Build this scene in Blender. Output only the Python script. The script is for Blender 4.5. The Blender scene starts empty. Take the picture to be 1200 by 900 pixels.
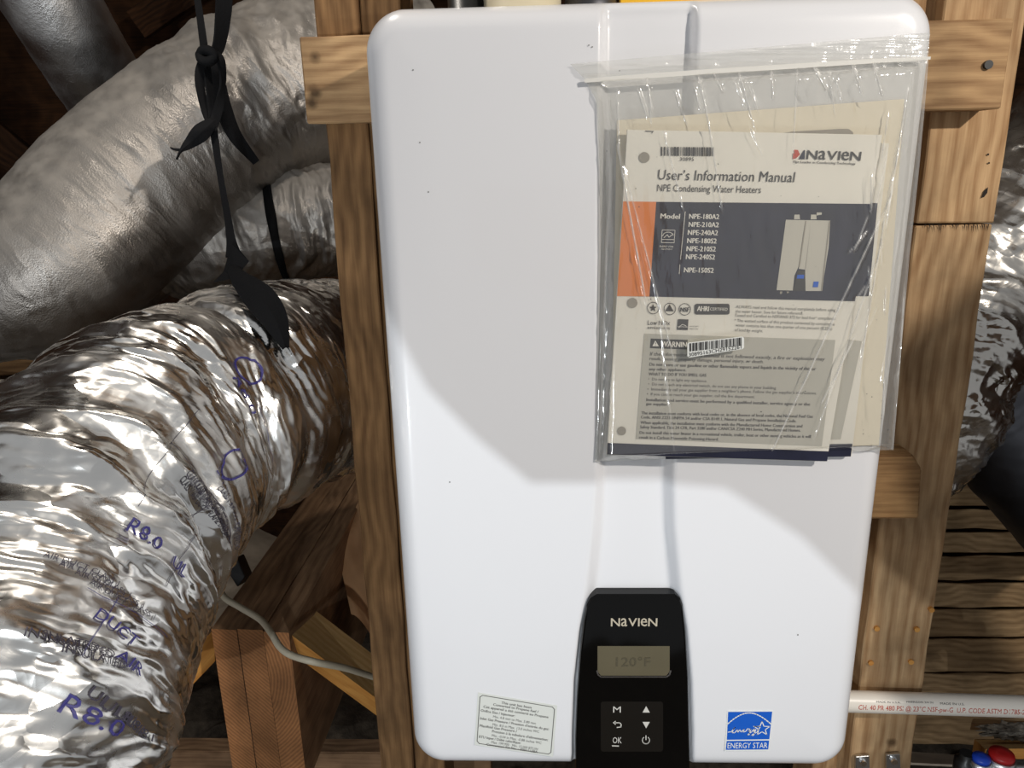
import bpy, bmesh, math, random
from mathutils import Vector as V, Matrix, noise
random.seed(7)
S = bpy.context.scene
COL = S.collection
PI = math.pi

# ------------------------------------------------------------ camera
CP = V((-.0844, -.6565, .2506)); YAW, PIT, ROL, F = -.0422, .2869, -.0237, 900.0
cf = V((math.sin(YAW)*math.cos(PIT), math.cos(YAW)*math.cos(PIT), -math.sin(PIT)))
r0 = V((math.cos(YAW), -math.sin(YAW), 0)); u0 = r0.cross(cf)
cr = r0*math.cos(ROL)+u0*math.sin(ROL); cu = -r0*math.sin(ROL)+u0*math.cos(ROL)
cam = bpy.data.cameras.new('camera'); co = bpy.data.objects.new('camera', cam); COL.objects.link(co)
m = Matrix((cr, cu, -cf)).transposed().to_4x4(); m.translation = CP
co.matrix_world = m
cam.sensor_width = 36; cam.lens = 36*F/1200; cam.clip_start = .01
S.camera = co

# ------------------------------------------------------------ world, lamps, exposure
S.view_settings.view_transform = 'Standard'; S.view_settings.look = 'None'
S.view_settings.exposure = 0.0; S.view_settings.gamma = 1
w = bpy.data.worlds.new('world'); S.world = w; w.use_nodes = True
w.node_tree.nodes['Background'].inputs[0].default_value = (.93, .96, 1, 1)
w.node_tree.nodes['Background'].inputs[1].default_value = .30

def lamp(name, loc, to, size, power, color, kind='AREA', spread=None):
    l = bpy.data.lights.new(name, kind); l.energy = power; l.color = color
    if kind == 'AREA':
        l.shape = 'DISK'; l.size = size
        if spread: l.spread = spread
    else:
        l.shadow_soft_size = size
    o = bpy.data.objects.new(name, l); COL.objects.link(o); o.location = loc
    o.rotation_euler = (V(to)-V(loc)).to_track_quat('-Z', 'Y').to_euler()
    return o
LA = V((.95, -1.05, .85)); LB = V((-.20, -1.3, .06))
lamp('attic_bulb', LA, (0, 0, 0), .045, 18, (1, .93, .84))
lamp('work_light', LB, (-.05, .05, -.25), .010, 6.2, (.88, .95, 1))
lamp('duct_fill_low', (-.75, -1.0, -.35), (-.45, -.1, -.15), .05, 2.2, (.93, .97, 1))  # added fill without a seen source, brightens the lower foil duct
lamp('duct_fill_top', (-.45, .12, .95), (-.45, .35, -.1), .06, 2.4, (1, .92, .82))  # added fill over the ducts, no such bulb is seen

# ------------------------------------------------------------ helpers
def ray(px, py): return cf*F + cr*(px-600) - cu*(py-450)
def U(px, py, Y=0.0):
    d = ray(px, py); return CP + d*((Y-CP.y)/d.y)
def UZ(px, py, Z):
    d = ray(px, py); return CP + d*((Z-CP.z)/d.z)
def D(px, py, dep): return CP + ray(px, py)*(dep/F)
WM = {}
def link(o, parent=None, M=None):
    COL.objects.link(o); M = M or Matrix.Identity(4); WM[o.name] = M
    if parent:
        o.parent = parent; o.matrix_parent_inverse = WM[parent.name].inverted()
    o.matrix_basis = M
    return o
def tag(o, label=None, cat=None, group=None, kind=None):
    if label: o['label'] = label
    if cat: o['category'] = cat
    if group: o['group'] = group
    if kind: o['kind'] = kind
    return o
def empty(name, loc, label=None, cat=None, group=None, kind=None):
    o = bpy.data.objects.new(name, None); o.empty_display_size = .05
    link(o, None, Matrix.Translation(V(loc))); return tag(o, label, cat, group, kind)
def mesh(name, vs, fs, mat, parent=None, smooth=False, M=None):
    me = bpy.data.meshes.new(name); me.from_pydata([tuple(v) for v in vs], [], fs); me.validate()
    mats = mat if isinstance(mat, (list, tuple)) else [mat]
    for q in mats: me.materials.append(q)
    if smooth: me.polygons.foreach_set('use_smooth', [True]*len(me.polygons))
    me.update()
    return link(bpy.data.objects.new(name, me), parent, M)
def bm_obj(name, bm, mat, parent=None, smooth=False, M=None):
    me = bpy.data.meshes.new(name); bmesh.ops.recalc_face_normals(bm, faces=bm.faces); bm.to_mesh(me); bm.free()
    mats = mat if isinstance(mat, (list, tuple)) else [mat]
    for q in mats: me.materials.append(q)
    if smooth:
        me.polygons.foreach_set('use_smooth', [True]*len(me.polygons))
    return link(bpy.data.objects.new(name, me), parent, M)

def board(name, A, B, wd, w, t, mat, parent=None, bevel=.0015, rough=.0012, seg=14):
    """a timber from A to B (axis centre line), width w along wd, thickness t"""
    A, B = V(A), V(B); L = (B-A).length; x = (B-A).normalized(); wd = V(wd)
    y = (wd-x*wd.dot(x)).normalized(); z = x.cross(y)
    M = Matrix((x, y, z)).transposed().to_4x4(); M.translation = (A+B)/2
    bm = bmesh.new(); bmesh.ops.create_cube(bm, size=1)
    for v in bm.verts: v.co = V((v.co.x*L, v.co.y*w, v.co.z*t))
    bmesh.ops.bevel(bm, geom=list(bm.edges), offset=bevel, segments=1, affect='EDGES')
    long_e = [e for e in bm.edges if abs((e.verts[0].co-e.verts[1].co).x) > L*.8]
    if seg: bmesh.ops.subdivide_edges(bm, edges=long_e, cuts=seg, use_grid_fill=False)
    sd = random.random()*50
    for v in bm.verts:
        if abs(v.co.x) > L/2-bevel*2.5:
            v.co.x += noise.noise(V((v.co.y*90+sd, v.co.z*90, 3)))*rough*1.6
        v.co.y += noise.noise(V((v.co.x*14+sd, v.co.z*20, 1)))*rough
        v.co.z += noise.noise(V((v.co.x*11+sd, v.co.y*20, 5)))*rough*.7
    return bm_obj(name, bm, mat, parent, M=M)

def prism(name, quad, vec, mat, parent=None, bevel=.001):
    bm = bmesh.new(); n = len(quad)
    a = [bm.verts.new(V(p)) for p in quad]; b = [bm.verts.new(V(p)+V(vec)) for p in quad]
    bm.faces.new(a); bm.faces.new(b[::-1])
    for i in range(n): bm.faces.new((a[i], b[i], b[(i+1) % n], a[(i+1) % n]))
    if bevel: bmesh.ops.bevel(bm, geom=list(bm.edges), offset=bevel, segments=2, affect='EDGES')
    return bm_obj(name, bm, mat, parent)

def box(name, lo, hi, mat, parent=None, bevel=.001):
    lo, hi = V(lo), V(hi)
    q = [V((lo.x, lo.y, lo.z)), V((hi.x, lo.y, lo.z)), V((hi.x, lo.y, hi.z)), V((lo.x, lo.y, hi.z))]
    return prism(name, q, (0, hi.y-lo.y, 0), mat, parent, bevel)

def cyl_data(A, B, ra, rb=None, seg=28, caps=True):
    A, B = V(A), V(B); rb = ra if rb is None else rb
    z = (B-A).normalized(); x = z.orthogonal().normalized(); y = z.cross(x)
    vs = []; fs = []
    for c, r in ((A, ra), (B, rb)):
        for i in range(seg):
            a = 2*PI*i/seg; vs.append(c+x*(r*math.cos(a))+y*(r*math.sin(a)))
    for i in range(seg):
        j = (i+1) % seg; fs.append((i, j, seg+j, seg+i))
    if caps: fs += [tuple(range(seg))[::-1], tuple(range(seg, 2*seg))]
    return vs, fs
def lathe(name, base, axis, prof, mat, parent=None, seg=32):
    base = V(base); z = V(axis).normalized(); x = z.orthogonal().normalized(); y = z.cross(x)
    vs = []; fs = []
    for r, h in prof:
        for i in range(seg):
            a = 2*PI*i/seg; vs.append(base+z*h+x*(r*math.cos(a))+y*(r*math.sin(a)))
    for k in range(len(prof)-1):
        for i in range(seg):
            j = (i+1) % seg; fs.append((k*seg+i, k*seg+j, (k+1)*seg+j, (k+1)*seg+i))
    fs.append(tuple(range(seg))[::-1]); n = len(prof)-1; fs.append(tuple(range(n*seg, n*seg+seg)))
    o = mesh(name, vs, fs, mat, parent, smooth=True)
    o.data.polygons[-1].use_smooth = False; o.data.polygons[-2].use_smooth = False
    return o

def catmull(P, n):
    """P: list of (Vector, radius); n samples"""
    out = []; k = len(P)-1
    for i in range(n):
        u = i/(n-1)*k; j = min(int(u), k-1); t = u-j
        p0 = P[max(j-1, 0)]; p1 = P[j]; p2 = P[j+1]; p3 = P[min(j+2, k)]
        f = lambda a, b, c, d: .5*((2*b)+(c-a)*t+(2*a-5*b+4*c-d)*t*t+(3*b-a-3*c+d)*t**3)
        out.append((f(p0[0], p1[0], p2[0], p3[0]), f(p0[1], p1[1], p2[1], p3[1])))
    return out
class Tube:
    def __init__(s, P, n, disp=None):
        C = catmull(P, n); s.n = n; s.c = [c for c, r in C]; s.r = [r for c, r in C]; s.disp = disp
        s.s = [0]; 
        for i in range(1, n): s.s.append(s.s[-1]+(s.c[i]-s.c[i-1]).length)
        s.L = s.s[-1]; s.t = []
        for i in range(n): s.t.append((s.c[min(i+1, n-1)]-s.c[max(i-1, 0)]).normalized())
        x = V((0, 0, 1)); x = (x-s.t[0]*x.dot(s.t[0])).normalized(); s.x = []
        for i in range(n):
            x = (x-s.t[i]*x.dot(s.t[i])).normalized(); s.x.append(x)
    def pt(s, i, a, off=0.0):
        i0 = max(0, min(int(i), s.n-2)); f = i-i0
        c = s.c[i0].lerp(s.c[i0+1], f); x = s.x[i0].lerp(s.x[i0+1], f).normalized()
        t = s.t[i0].lerp(s.t[i0+1], f).normalized(); y = t.cross(x)
        r = s.r[i0]*(1-f)+s.r[i0+1]*f; l = s.s[i0]*(1-f)+s.s[i0+1]*f
        if s.disp: r += s.disp(l, a, r)
        r += off
        return c+x*(r*math.cos(a))+y*(r*math.sin(a))
    def at_px(s, px, py):
        """ring and angle of the surface point nearest to a view ray"""
        d = ray(px, py).normalized(); best = None
        for i in range(0, s.n, 2):
            for k in range(72):
                a = 2*PI*k/72; p = s.pt(i, a)-CP
                e = (p-d*p.dot(d)).length+p.dot(d)*.12
                if best is None or e < best[0]: best = (e, i, a)
        return best[1], best[2]
    def build(s, name, seg, mat, parent=None, a0=PI, caps=True):
        vs = []; fs = []; uv = []
        for i in range(s.n):
            for k in range(seg): vs.append(s.pt(i, a0+2*PI*k/seg))
        rm = sum(s.r)/s.n*2*PI/seg
        for i in range(s.n-1):
            for k in range(seg):
                j = (k+1) % seg; fs.append((i*seg+k, i*seg+j, (i+1)*seg+j, (i+1)*seg+k))
                uv += [s.s[i], k*rm, s.s[i], (k+1)*rm, s.s[i+1], (k+1)*rm, s.s[i+1], k*rm]
        if caps:
            fs += [tuple(range(seg))[::-1], tuple(range((s.n-1)*seg, s.n*seg))]; uv += [0, 0]*(2*seg)
        o = mesh(name, vs, fs, mat, parent, smooth=True)
        lay = o.data.uv_layers.new(name='along')
        if len(uv) == 2*len(lay.data): lay.data.foreach_set('uv', uv)
        return o
    def band(s, name, i, w, mat, parent=None, off=.002, skew=0, seg=96, th=.0018, wob=.25):
        di = w/(s.L/s.n); vs = []; fs = []; sd = random.random()*9
        for k in range(seg):
            a = 2*PI*k/seg; ii = i+skew*math.cos(a)+wob*di*noise.noise(V((math.cos(a)*1.5, math.sin(a)*1.5, sd)))
            hw = di/2*(1+.3*noise.noise(V((math.cos(a)*2, math.sin(a)*2, sd+4))))
            vs += [s.pt(ii-hw, a, off), s.pt(ii-hw, a, off+th), s.pt(ii, a, off+th*1.6), s.pt(ii+hw, a, off+th), s.pt(ii+hw, a, off)]
        for k in range(seg):
            j = (k+1) % seg
            for q in range(4): fs.append((k*5+q, j*5+q, j*5+q+1, k*5+q+1))
        return mesh(name, vs, fs, mat, parent, smooth=True)

def ribbon(name, P, mat, parent=None, th=.0016, n=40, curl=.0):
    """P: list of (point, width, twist)"""
    C = catmull([(p, w) for p, w, *_ in P], n); T = catmull([(p, (q[0] if q else 0)) for p, w, *q in P], n)
    vs = []; fs = []
    for i in range(n):
        c, w_ = C[i]; tw = T[i][1]
        t = (C[min(i+1, n-1)][0]-C[max(i-1, 0)][0]).normalized()
        v = (c-CP).normalized(); sd = t.cross(v).normalized(); nn = sd.cross(t).normalized()
        s2 = sd*math.cos(tw)+nn*math.sin(tw); n2 = s2.cross(t).normalized()
        h = w_/2
        for a, b in ((-1, -1), (0, -1-curl), (1, -1), (1, 1), (0, 1-curl), (-1, 1)):
            vs.append(c+s2*(h*a)+n2*(th*b))
    for i in range(n-1):
        for k in range(6):
            j = (k+1) % 6; fs.append((i*6+k, i*6+j, i*6+6+j, i*6+6+k))
    fs += [tuple(range(6))[::-1], tuple(range((n-1)*6, n*6))]
    return mesh(name, vs, fs, mat, parent)

def rod(name, P, r, mat, parent=None, n=40, seg=12, flat=1.0):
    T = Tube([(V(p), r) for p in P], n)
    return T.build(name, seg, mat, parent)

# flat print -----------------------------------------------------
_tc = {}
def glyphs(s):
    if s in _tc: return _tc[s]
    c = bpy.data.curves.new('t', 'FONT'); c.body = s; c.size = 1; c.resolution_u = 2
    o = bpy.data.objects.new('t', c); me = o.to_mesh()
    vs = [(v.co.x, v.co.y) for v in me.vertices]; fs = [tuple(p.vertices) for p in me.polygons]
    o.to_mesh_clear(); bpy.data.objects.remove(o); bpy.data.curves.remove(c)
    _tc[s] = (vs, fs); return _tc[s]
def logo_glyphs(s='NaVIeN'):
    """caps with lower-case a and e raised to cap height"""
    if '#'+s in _tc: return _tc['#'+s]
    V_, F_ = [], []; x = 0
    for ch in s:
        vs, fs = glyphs(ch); x0 = min(v[0] for v in vs); x1 = max(v[0] for v in vs); y1 = max(v[1] for v in vs); y0 = min(v[1] for v in vs)
        sx = 1.15 if ch in 'ae' else (1.05 if ch != 'I' else 1); b = len(V_)
        V_ += [(x+(v[0]-x0)*sx, (v[1]-y0)/(y1-y0)*.73) for v in vs]; F_ += [tuple(i+b for i in f) for f in fs]
        x += (x1-x0)*sx+.1
    _tc['#'+s] = (V_, F_); return _tc['#'+s]
class Print:
    def __init__(s): s.v = []; s.f = []
    def add(s, vs, fs): b = len(s.v); s.v += vs; s.f += [tuple(i+b for i in f) for f in fs]
    def poly(s, pts): s.add(list(pts), [tuple(range(len(pts)))])
    def text(s, txt, p0, p1, h, Y, shear=0, g=None, bold=0):
        vs, fs = g or glyphs(txt)
        x0 = min(v[0] for v in vs); x1 = max(v[0] for v in vs)
        P0, P1 = U(*p0, Y), U(*p1, Y); e = (P1-P0)/(x1-x0); n = e.normalized()
        up = n.cross(V((0, 1, 0))); up = -up if up.z < 0 else up
        H = (U(p0[0], p0[1]-h, Y)-P0).length/.73
        for k in ((0,) if not bold else (-bold, bold)):
            s.add([P0+e*(v[0]-x0+k+shear*v[1])+up*(H*v[1])+V((0, -.00005*k*10, 0)) for v in vs], fs)
    def quad(s, a, b, c, d, Y): s.poly([U(*a, Y), U(*b, Y), U(*c, Y), U(*d, Y)])
    def line(s, pts, wpx, Y, close=False):
        P = [U(*p, Y) for p in pts]; n = len(P); wv = (U(pts[0][0]+wpx, pts[0][1], Y)-P[0]).length/2
        R = range(n if close else n-1)
        for i in R:
            a, b = P[i], P[(i+1) % n]; t = (b-a).normalized(); q = t.cross(V((0, 1, 0)))*wv; t = t*wv*.4
            s.poly([a-t+q, b+t+q, b+t-q, a-t-q])
    def build(s, name, mat, parent): return mesh(name, s.v, s.f, mat, parent)
def ell(cx, cy, rx, ry, n=28, a0=0, a1=2*PI):
    return [(cx+rx*math.cos(a0+(a1-a0)*i/n), cy-ry*math.sin(a0+(a1-a0)*i/n)) for i in range(n+(0 if a1-a0 > 6.2 else 1))]
def bars(pr, a, b, h, Y, n, seed, slant=0):
    """bar code between pixels a and b (top edge), height h"""
    rd = random.Random(seed); x = 0; L = []
    while x < 1:
        w_ = rd.choice([1, 1, 2, 3])/n; L.append((x, min(x+w_, 1))); x += w_+rd.choice([1, 1, 2])/n
    for u, v in L:
        p = (a[0]+(b[0]-a[0])*u, a[1]+(b[1]-a[1])*u); q = (a[0]+(b[0]-a[0])*v, a[1]+(b[1]-a[1])*v)
        pr.quad(p, q, (q[0]+slant, q[1]+h), (p[0]+slant, p[1]+h), Y)

# ------------------------------------------------------------ materials
def newmat(name):
    mt = bpy.data.materials.new(name); mt.use_nodes = True; nt = mt.node_tree
    return mt, nt, nt.nodes['Principled BSDF']
def N(nt, typ, **kw):
    n = nt.nodes.new(typ)
    for k, v in kw.items():
        if k in n.inputs: n.inputs[k].default_value = v
        else: setattr(n, k, v)
    return n
def plain(name, c, rough=.5, metal=0, spec=.5, bump=0, bscale=60, vary=0, **kw):
    mt, nt, b = newmat(name); b.inputs['Base Color'].default_value = (*c, 1)
    b.inputs['Roughness'].default_value = rough; b.inputs['Metallic'].default_value = metal
    b.inputs['Specular IOR Level'].default_value = spec
    tc = N(nt, 'ShaderNodeTexCoord')
    if vary:
        n = N(nt, 'ShaderNodeTexNoise', Scale=bscale*.3, Detail=5.0)
        nt.links.new(tc.outputs['Object'], n.inputs['Vector'])
        r = N(nt, 'ShaderNodeValToRGB'); r.color_ramp.elements[0].position = .3; r.color_ramp.elements[1].position = .7
        r.color_ramp.elements[0].color = (*[x*(1-vary) for x in c], 1); r.color_ramp.elements[1].color = (*[min(1, x*(1+vary*.5)) for x in c], 1)
        nt.links.new(n.outputs['Fac'], r.inputs[0]); nt.links.new(r.outputs[0], b.inputs['Base Color'])
    if bump:
        n = N(nt, 'ShaderNodeTexNoise', Scale=bscale, Detail=4.0); nt.links.new(tc.outputs['Object'], n.inputs['Vector'])
        bp = N(nt, 'ShaderNodeBump', Strength=bump, Distance=.002); nt.links.new(n.outputs['Fac'], bp.inputs['Height'])
        nt.links.new(bp.outputs[0], b.inputs['Normal'])
    for k, v in kw.items(): b.inputs[k.replace('_', ' ')].default_value = v
    return mt
def srgb(r, g, b):
    f = lambda c: (c/255/12.92) if c/255 <= .04045 else ((c/255+.055)/1.055)**2.4
    return (f(r), f(g), f(b))
def wood(name, light, dark, knots=(), scale=1.0, rough=.75, contrast=1.25, rings=False, stain=.4):
    mt, nt, b = newmat(name); L = nt.links.new
    tc = N(nt, 'ShaderNodeTexCoord'); oi = N(nt, 'ShaderNodeObjectInfo')
    add = N(nt, 'ShaderNodeVectorMath', operation='ADD')
    sc = N(nt, 'ShaderNodeVectorMath', operation='SCALE'); sc.inputs[0].default_value = (3.1, 1.7, 2.3)
    L(oi.outputs['Random'], sc.inputs['Scale']); L(tc.outputs['Object'], add.inputs[0]); L(sc.outputs[0], add.inputs[1])
    mp = N(nt, 'ShaderNodeMapping'); L(add.outputs[0], mp.inputs['Vector'])
    mp.inputs['Scale'].default_value = (1, 1, 1) if rings else (1.6*scale, 22*scale, 22*scale)
    # slow warp so the grain wanders
    wn = N(nt, 'ShaderNodeTexNoise', Scale=7.0, Detail=2.0); L(add.outputs[0], wn.inputs['Vector'])
    ws = N(nt, 'ShaderNodeVectorMath', operation='SCALE'); ws.inputs['Scale'].default_value = .02 if rings else 1.3; L(wn.outputs['Color'], ws.inputs[0])
    wa = N(nt, 'ShaderNodeVectorMath', operation='ADD'); L(mp.outputs[0], wa.inputs[0]); L(ws.outputs[0], wa.inputs[1])
    if rings:
        wv = N(nt, 'ShaderNodeTexWave', wave_type='RINGS', Scale=60.0, Distortion=1.2, Detail=2.0); wv.rings_direction = 'X'
        off = N(nt, 'ShaderNodeVectorMath', operation='ADD'); off.inputs[1].default_value = (0, .09, -.12)
        L(wa.outputs[0], off.inputs[0]); L(off.outputs[0], wv.inputs['Vector'])
    else:
        wv = N(nt, 'ShaderNodeTexWave', bands_direction='Y', Scale=.9, Distortion=3.2, Detail=3.0); L(wa.outputs[0], wv.inputs['Vector'])
        wv.inputs['Detail Scale'].default_value = .8
    fn = N(nt, 'ShaderNodeTexNoise', Scale=3.2, Detail=7.0, Roughness=.65)
    m2 = N(nt, 'ShaderNodeMapping'); m2.inputs['Scale'].default_value = (2.5, 60, 60) if not rings else (40, 40, 40)
    L(add.outputs[0], m2.inputs['Vector']); L(m2.outputs[0], fn.inputs['Vector'])
    mx = N(nt, 'ShaderNodeMix', data_type='FLOAT'); mx.inputs[0].default_value = (.55 if rings else .8); L(wv.outputs['Fac'], mx.inputs[2]); L(fn.outputs['Fac'], mx.inputs[3])
    rp = N(nt, 'ShaderNodeValToRGB'); L(mx.outputs[0], rp.inputs[0])
    rp.color_ramp.elements[0].position = .5-.3/contrast; rp.color_ramp.elements[1].position = .5+.28/contrast
    rp.color_ramp.elements[0].color = (*dark, 1); rp.color_ramp.elements[1].color = (*light, 1)
    st = N(nt, 'ShaderNodeTexNoise', Scale=11.0, Detail=5.0); L(add.outputs[0], st.inputs['Vector'])
    sr = N(nt, 'ShaderNodeMapRange'); sr.inputs[1].default_value = .35; sr.inputs[2].default_value = .7; sr.inputs[3].default_value = 1.1; sr.inputs[4].default_value = 1-stain
    L(st.outputs['Fac'], sr.inputs[0])
    ml = N(nt, 'ShaderNodeVectorMath', operation='SCALE'); L(rp.outputs[0], ml.inputs[0]); L(sr.outputs[0], ml.inputs['Scale'])
    out = ml.outputs[0]
    kb = None
    for (kx, ky, kr) in knots:
        sx = N(nt, 'ShaderNodeSeparateXYZ'); L(tc.outputs['Object'], sx.inputs[0])
        cx = N(nt, 'ShaderNodeCombineXYZ'); L(sx.outputs[0], cx.inputs[0]); L(sx.outputs[1], cx.inputs[1])
        nw = N(nt, 'ShaderNodeTexNoise', Scale=70.0, Detail=2.0); L(tc.outputs['Object'], nw.inputs['Vector'])
        ds = N(nt, 'ShaderNodeVectorMath', operation='DISTANCE'); L(cx.outputs[0], ds.inputs[0]); ds.inputs[1].default_value = (kx, ky, 0)
        ma = N(nt, 'ShaderNodeMath', operation='MULTIPLY_ADD'); L(nw.outputs['Fac'], ma.inputs[0]); ma.inputs[1].default_value = -kr*1.2; L(ds.outputs['Value'], ma.inputs[2])
        mr = N(nt, 'ShaderNodeMapRange'); L(ma.outputs[0], mr.inputs[0]); mr.inputs[1].default_value = -kr*.2; mr.inputs[2].default_value = kr*.7; mr.inputs[3].default_value = .85; mr.inputs[4].default_value = 0
        mm = N(nt, 'ShaderNodeMix', data_type='RGBA'); L(mr.outputs[0], mm.inputs[0]); L(out, mm.inputs[6]); mm.inputs[7].default_value = (*[c*.28 for c in dark], 1)
        out = mm.outputs[2]
    L(out, b.inputs['Base Color']); b.inputs['Roughness'].default_value = rough; b.inputs['Specular IOR Level'].default_value = .25
    bp = N(nt, 'ShaderNodeBump', Strength=.35, Distance=.0012); L(mx.outputs[0], bp.inputs['Height']); L(bp.outputs[0], b.inputs['Normal'])
    return mt
def foil(name, base, rough, crinkle, dust=0.0, dcol=(.35, .31, .26), cscale=38, speck=0, streak=.0, facet=.0):
    mt, nt, b = newmat(name); L = nt.links.new
    b.inputs['Metallic'].default_value = 1; b.inputs['Base Color'].default_value = (*base, 1); b.inputs['Roughness'].default_value = rough
    tc = N(nt, 'ShaderNodeTexCoord')
    nz = N(nt, 'ShaderNodeTexNoise', Scale=9.0, Detail=2.0); L(tc.outputs['Object'], nz.inputs['Vector'])
    ws = N(nt, 'ShaderNodeVectorMath', operation='SCALE'); ws.inputs['Scale'].default_value = .12; L(nz.outputs['Color'], ws.inputs[0])
    ad = N(nt, 'ShaderNodeVectorMath', operation='ADD'); L(tc.outputs['Object'], ad.inputs[0]); L(ws.outputs[0], ad.inputs[1])
    v1 = N(nt, 'ShaderNodeTexVoronoi', Scale=float(cscale)); L(ad.outputs[0], v1.inputs['Vector'])
    v2 = N(nt, 'ShaderNodeTexVoronoi', Scale=cscale*3.1); L(ad.outputs[0], v2.inputs['Vector'])
    sm = N(nt, 'ShaderNodeMath', operation='MULTIPLY_ADD'); L(v2.outputs['Distance'], sm.inputs[0]); sm.inputs[1].default_value = .3; L(v1.outputs['Distance'], sm.inputs[2])
    h = sm.outputs[0]
    if speck:
        n3 = N(nt, 'ShaderNodeTexNoise', Scale=420.0, Detail=3.0); L(tc.outputs['Object'], n3.inputs['Vector'])
        s3 = N(nt, 'ShaderNodeMath', operation='MULTIPLY_ADD'); L(n3.outputs['Fac'], s3.inputs[0]); s3.inputs[1].default_value = speck; L(h, s3.inputs[2]); h = s3.outputs[0]
    bp = N(nt, 'ShaderNodeBump', Strength=crinkle, Distance=.006); L(h, bp.inputs['Height']); L(bp.outputs[0], b.inputs['Normal'])
    # pulled streaks running round the duct and small crumpled facets
    uvn = N(nt, 'ShaderNodeUVMap'); uvn.uv_map = 'along'
    mu_ = N(nt, 'ShaderNodeMapping'); mu_.inputs['Scale'].default_value = (95, 13, 1); L(uvn.outputs[0], mu_.inputs[0])
    wv_ = N(nt, 'ShaderNodeTexNoise', Scale=8.0, Detail=2.0); L(tc.outputs['Object'], wv_.inputs['Vector'])
    w2_ = N(nt, 'ShaderNodeVectorMath', operation='SCALE'); w2_.inputs['Scale'].default_value = 5.0; L(wv_.outputs['Color'], w2_.inputs[0])
    a2_ = N(nt, 'ShaderNodeVectorMath', operation='ADD'); L(mu_.outputs[0], a2_.inputs[0]); L(w2_.outputs[0], a2_.inputs[1])
    st_ = N(nt, 'ShaderNodeTexNoise', Scale=1.0, Detail=3.0); st_.noise_type = 'RIDGED_MULTIFRACTAL'; L(a2_.outputs[0], st_.inputs['Vector'])
    b2_ = N(nt, 'ShaderNodeBump', Strength=streak, Distance=.004); L(st_.outputs['Fac'], b2_.inputs['Height']); L(bp.outputs[0], b2_.inputs['Normal'])
    vo_ = N(nt, 'ShaderNodeTexVoronoi', Scale=.55); L(a2_.outputs[0], vo_.inputs['Vector'])
    sb_ = N(nt, 'ShaderNodeVectorMath', operation='SUBTRACT'); L(vo_.outputs['Color'], sb_.inputs[0]); sb_.inputs[1].default_value = (.5, .5, .5)
    ss_ = N(nt, 'ShaderNodeVectorMath', operation='SCALE'); ss_.inputs['Scale'].default_value = facet; L(sb_.outputs[0], ss_.inputs[0])
    an_ = N(nt, 'ShaderNodeVectorMath', operation='ADD'); L(ss_.outputs[0], an_.inputs[0]); L(b2_.outputs[0], an_.inputs[1])
    nn_ = N(nt, 'ShaderNodeVectorMath', operation='NORMALIZE'); L(an_.outputs[0], nn_.inputs[0]); L(nn_.outputs[0], b.inputs['Normal'])
    # dull streaks in the film
    n4 = N(nt, 'ShaderNodeTexNoise', Scale=16.0, Detail=6.0); L(tc.outputs['Object'], n4.inputs['Vector'])
    r4 = N(nt, 'ShaderNodeMapRange'); L(n4.outputs['Fac'], r4.inputs[0]); r4.inputs[1].default_value = .35; r4.inputs[2].default_value = .7; r4.inputs[3].default_value = max(.04, rough-.08); r4.inputs[4].default_value = rough+.14
    L(r4.outputs[0], b.inputs['Roughness'])
    if dust:
        g = N(nt, 'ShaderNodeNewGeometry'); sx = N(nt, 'ShaderNodeSeparateXYZ'); L(g.outputs['Normal'], sx.inputs[0])
        mr = N(nt, 'ShaderNodeMapRange'); L(sx.outputs[2], mr.inputs[0]); mr.inputs[1].default_value = -.1; mr.inputs[2].default_value = .85; mr.inputs[3].default_value = 0; mr.inputs[4].default_value = dust
        nd = N(nt, 'ShaderNodeTexNoise', Scale=40.0, Detail=6.0); L(tc.outputs['Object'], nd.inputs['Vector'])
        mu = N(nt, 'ShaderNodeMath', operation='MULTIPLY'); L(mr.outputs[0], mu.inputs[0]); L(nd.outputs['Fac'], mu.inputs[1])
        m2 = N(nt, 'ShaderNodeMath', operation='MULTIPLY', use_clamp=True); L(mu.outputs[0], m2.inputs[0]); m2.inputs[1].default_value = 2.0
        df = N(nt, 'ShaderNodeBsdfDiffuse'); df.inputs[0].default_value = (*dcol, 1)
        ms = N(nt, 'ShaderNodeMixShader'); L(m2.outputs[0], ms.inputs[0]); L(b.outputs[0], ms.inputs[1]); L(df.outputs[0], ms.inputs[2])
        L(ms.outputs[0], nt.nodes['Material Output'].inputs['Surface'])
    return mt
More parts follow.
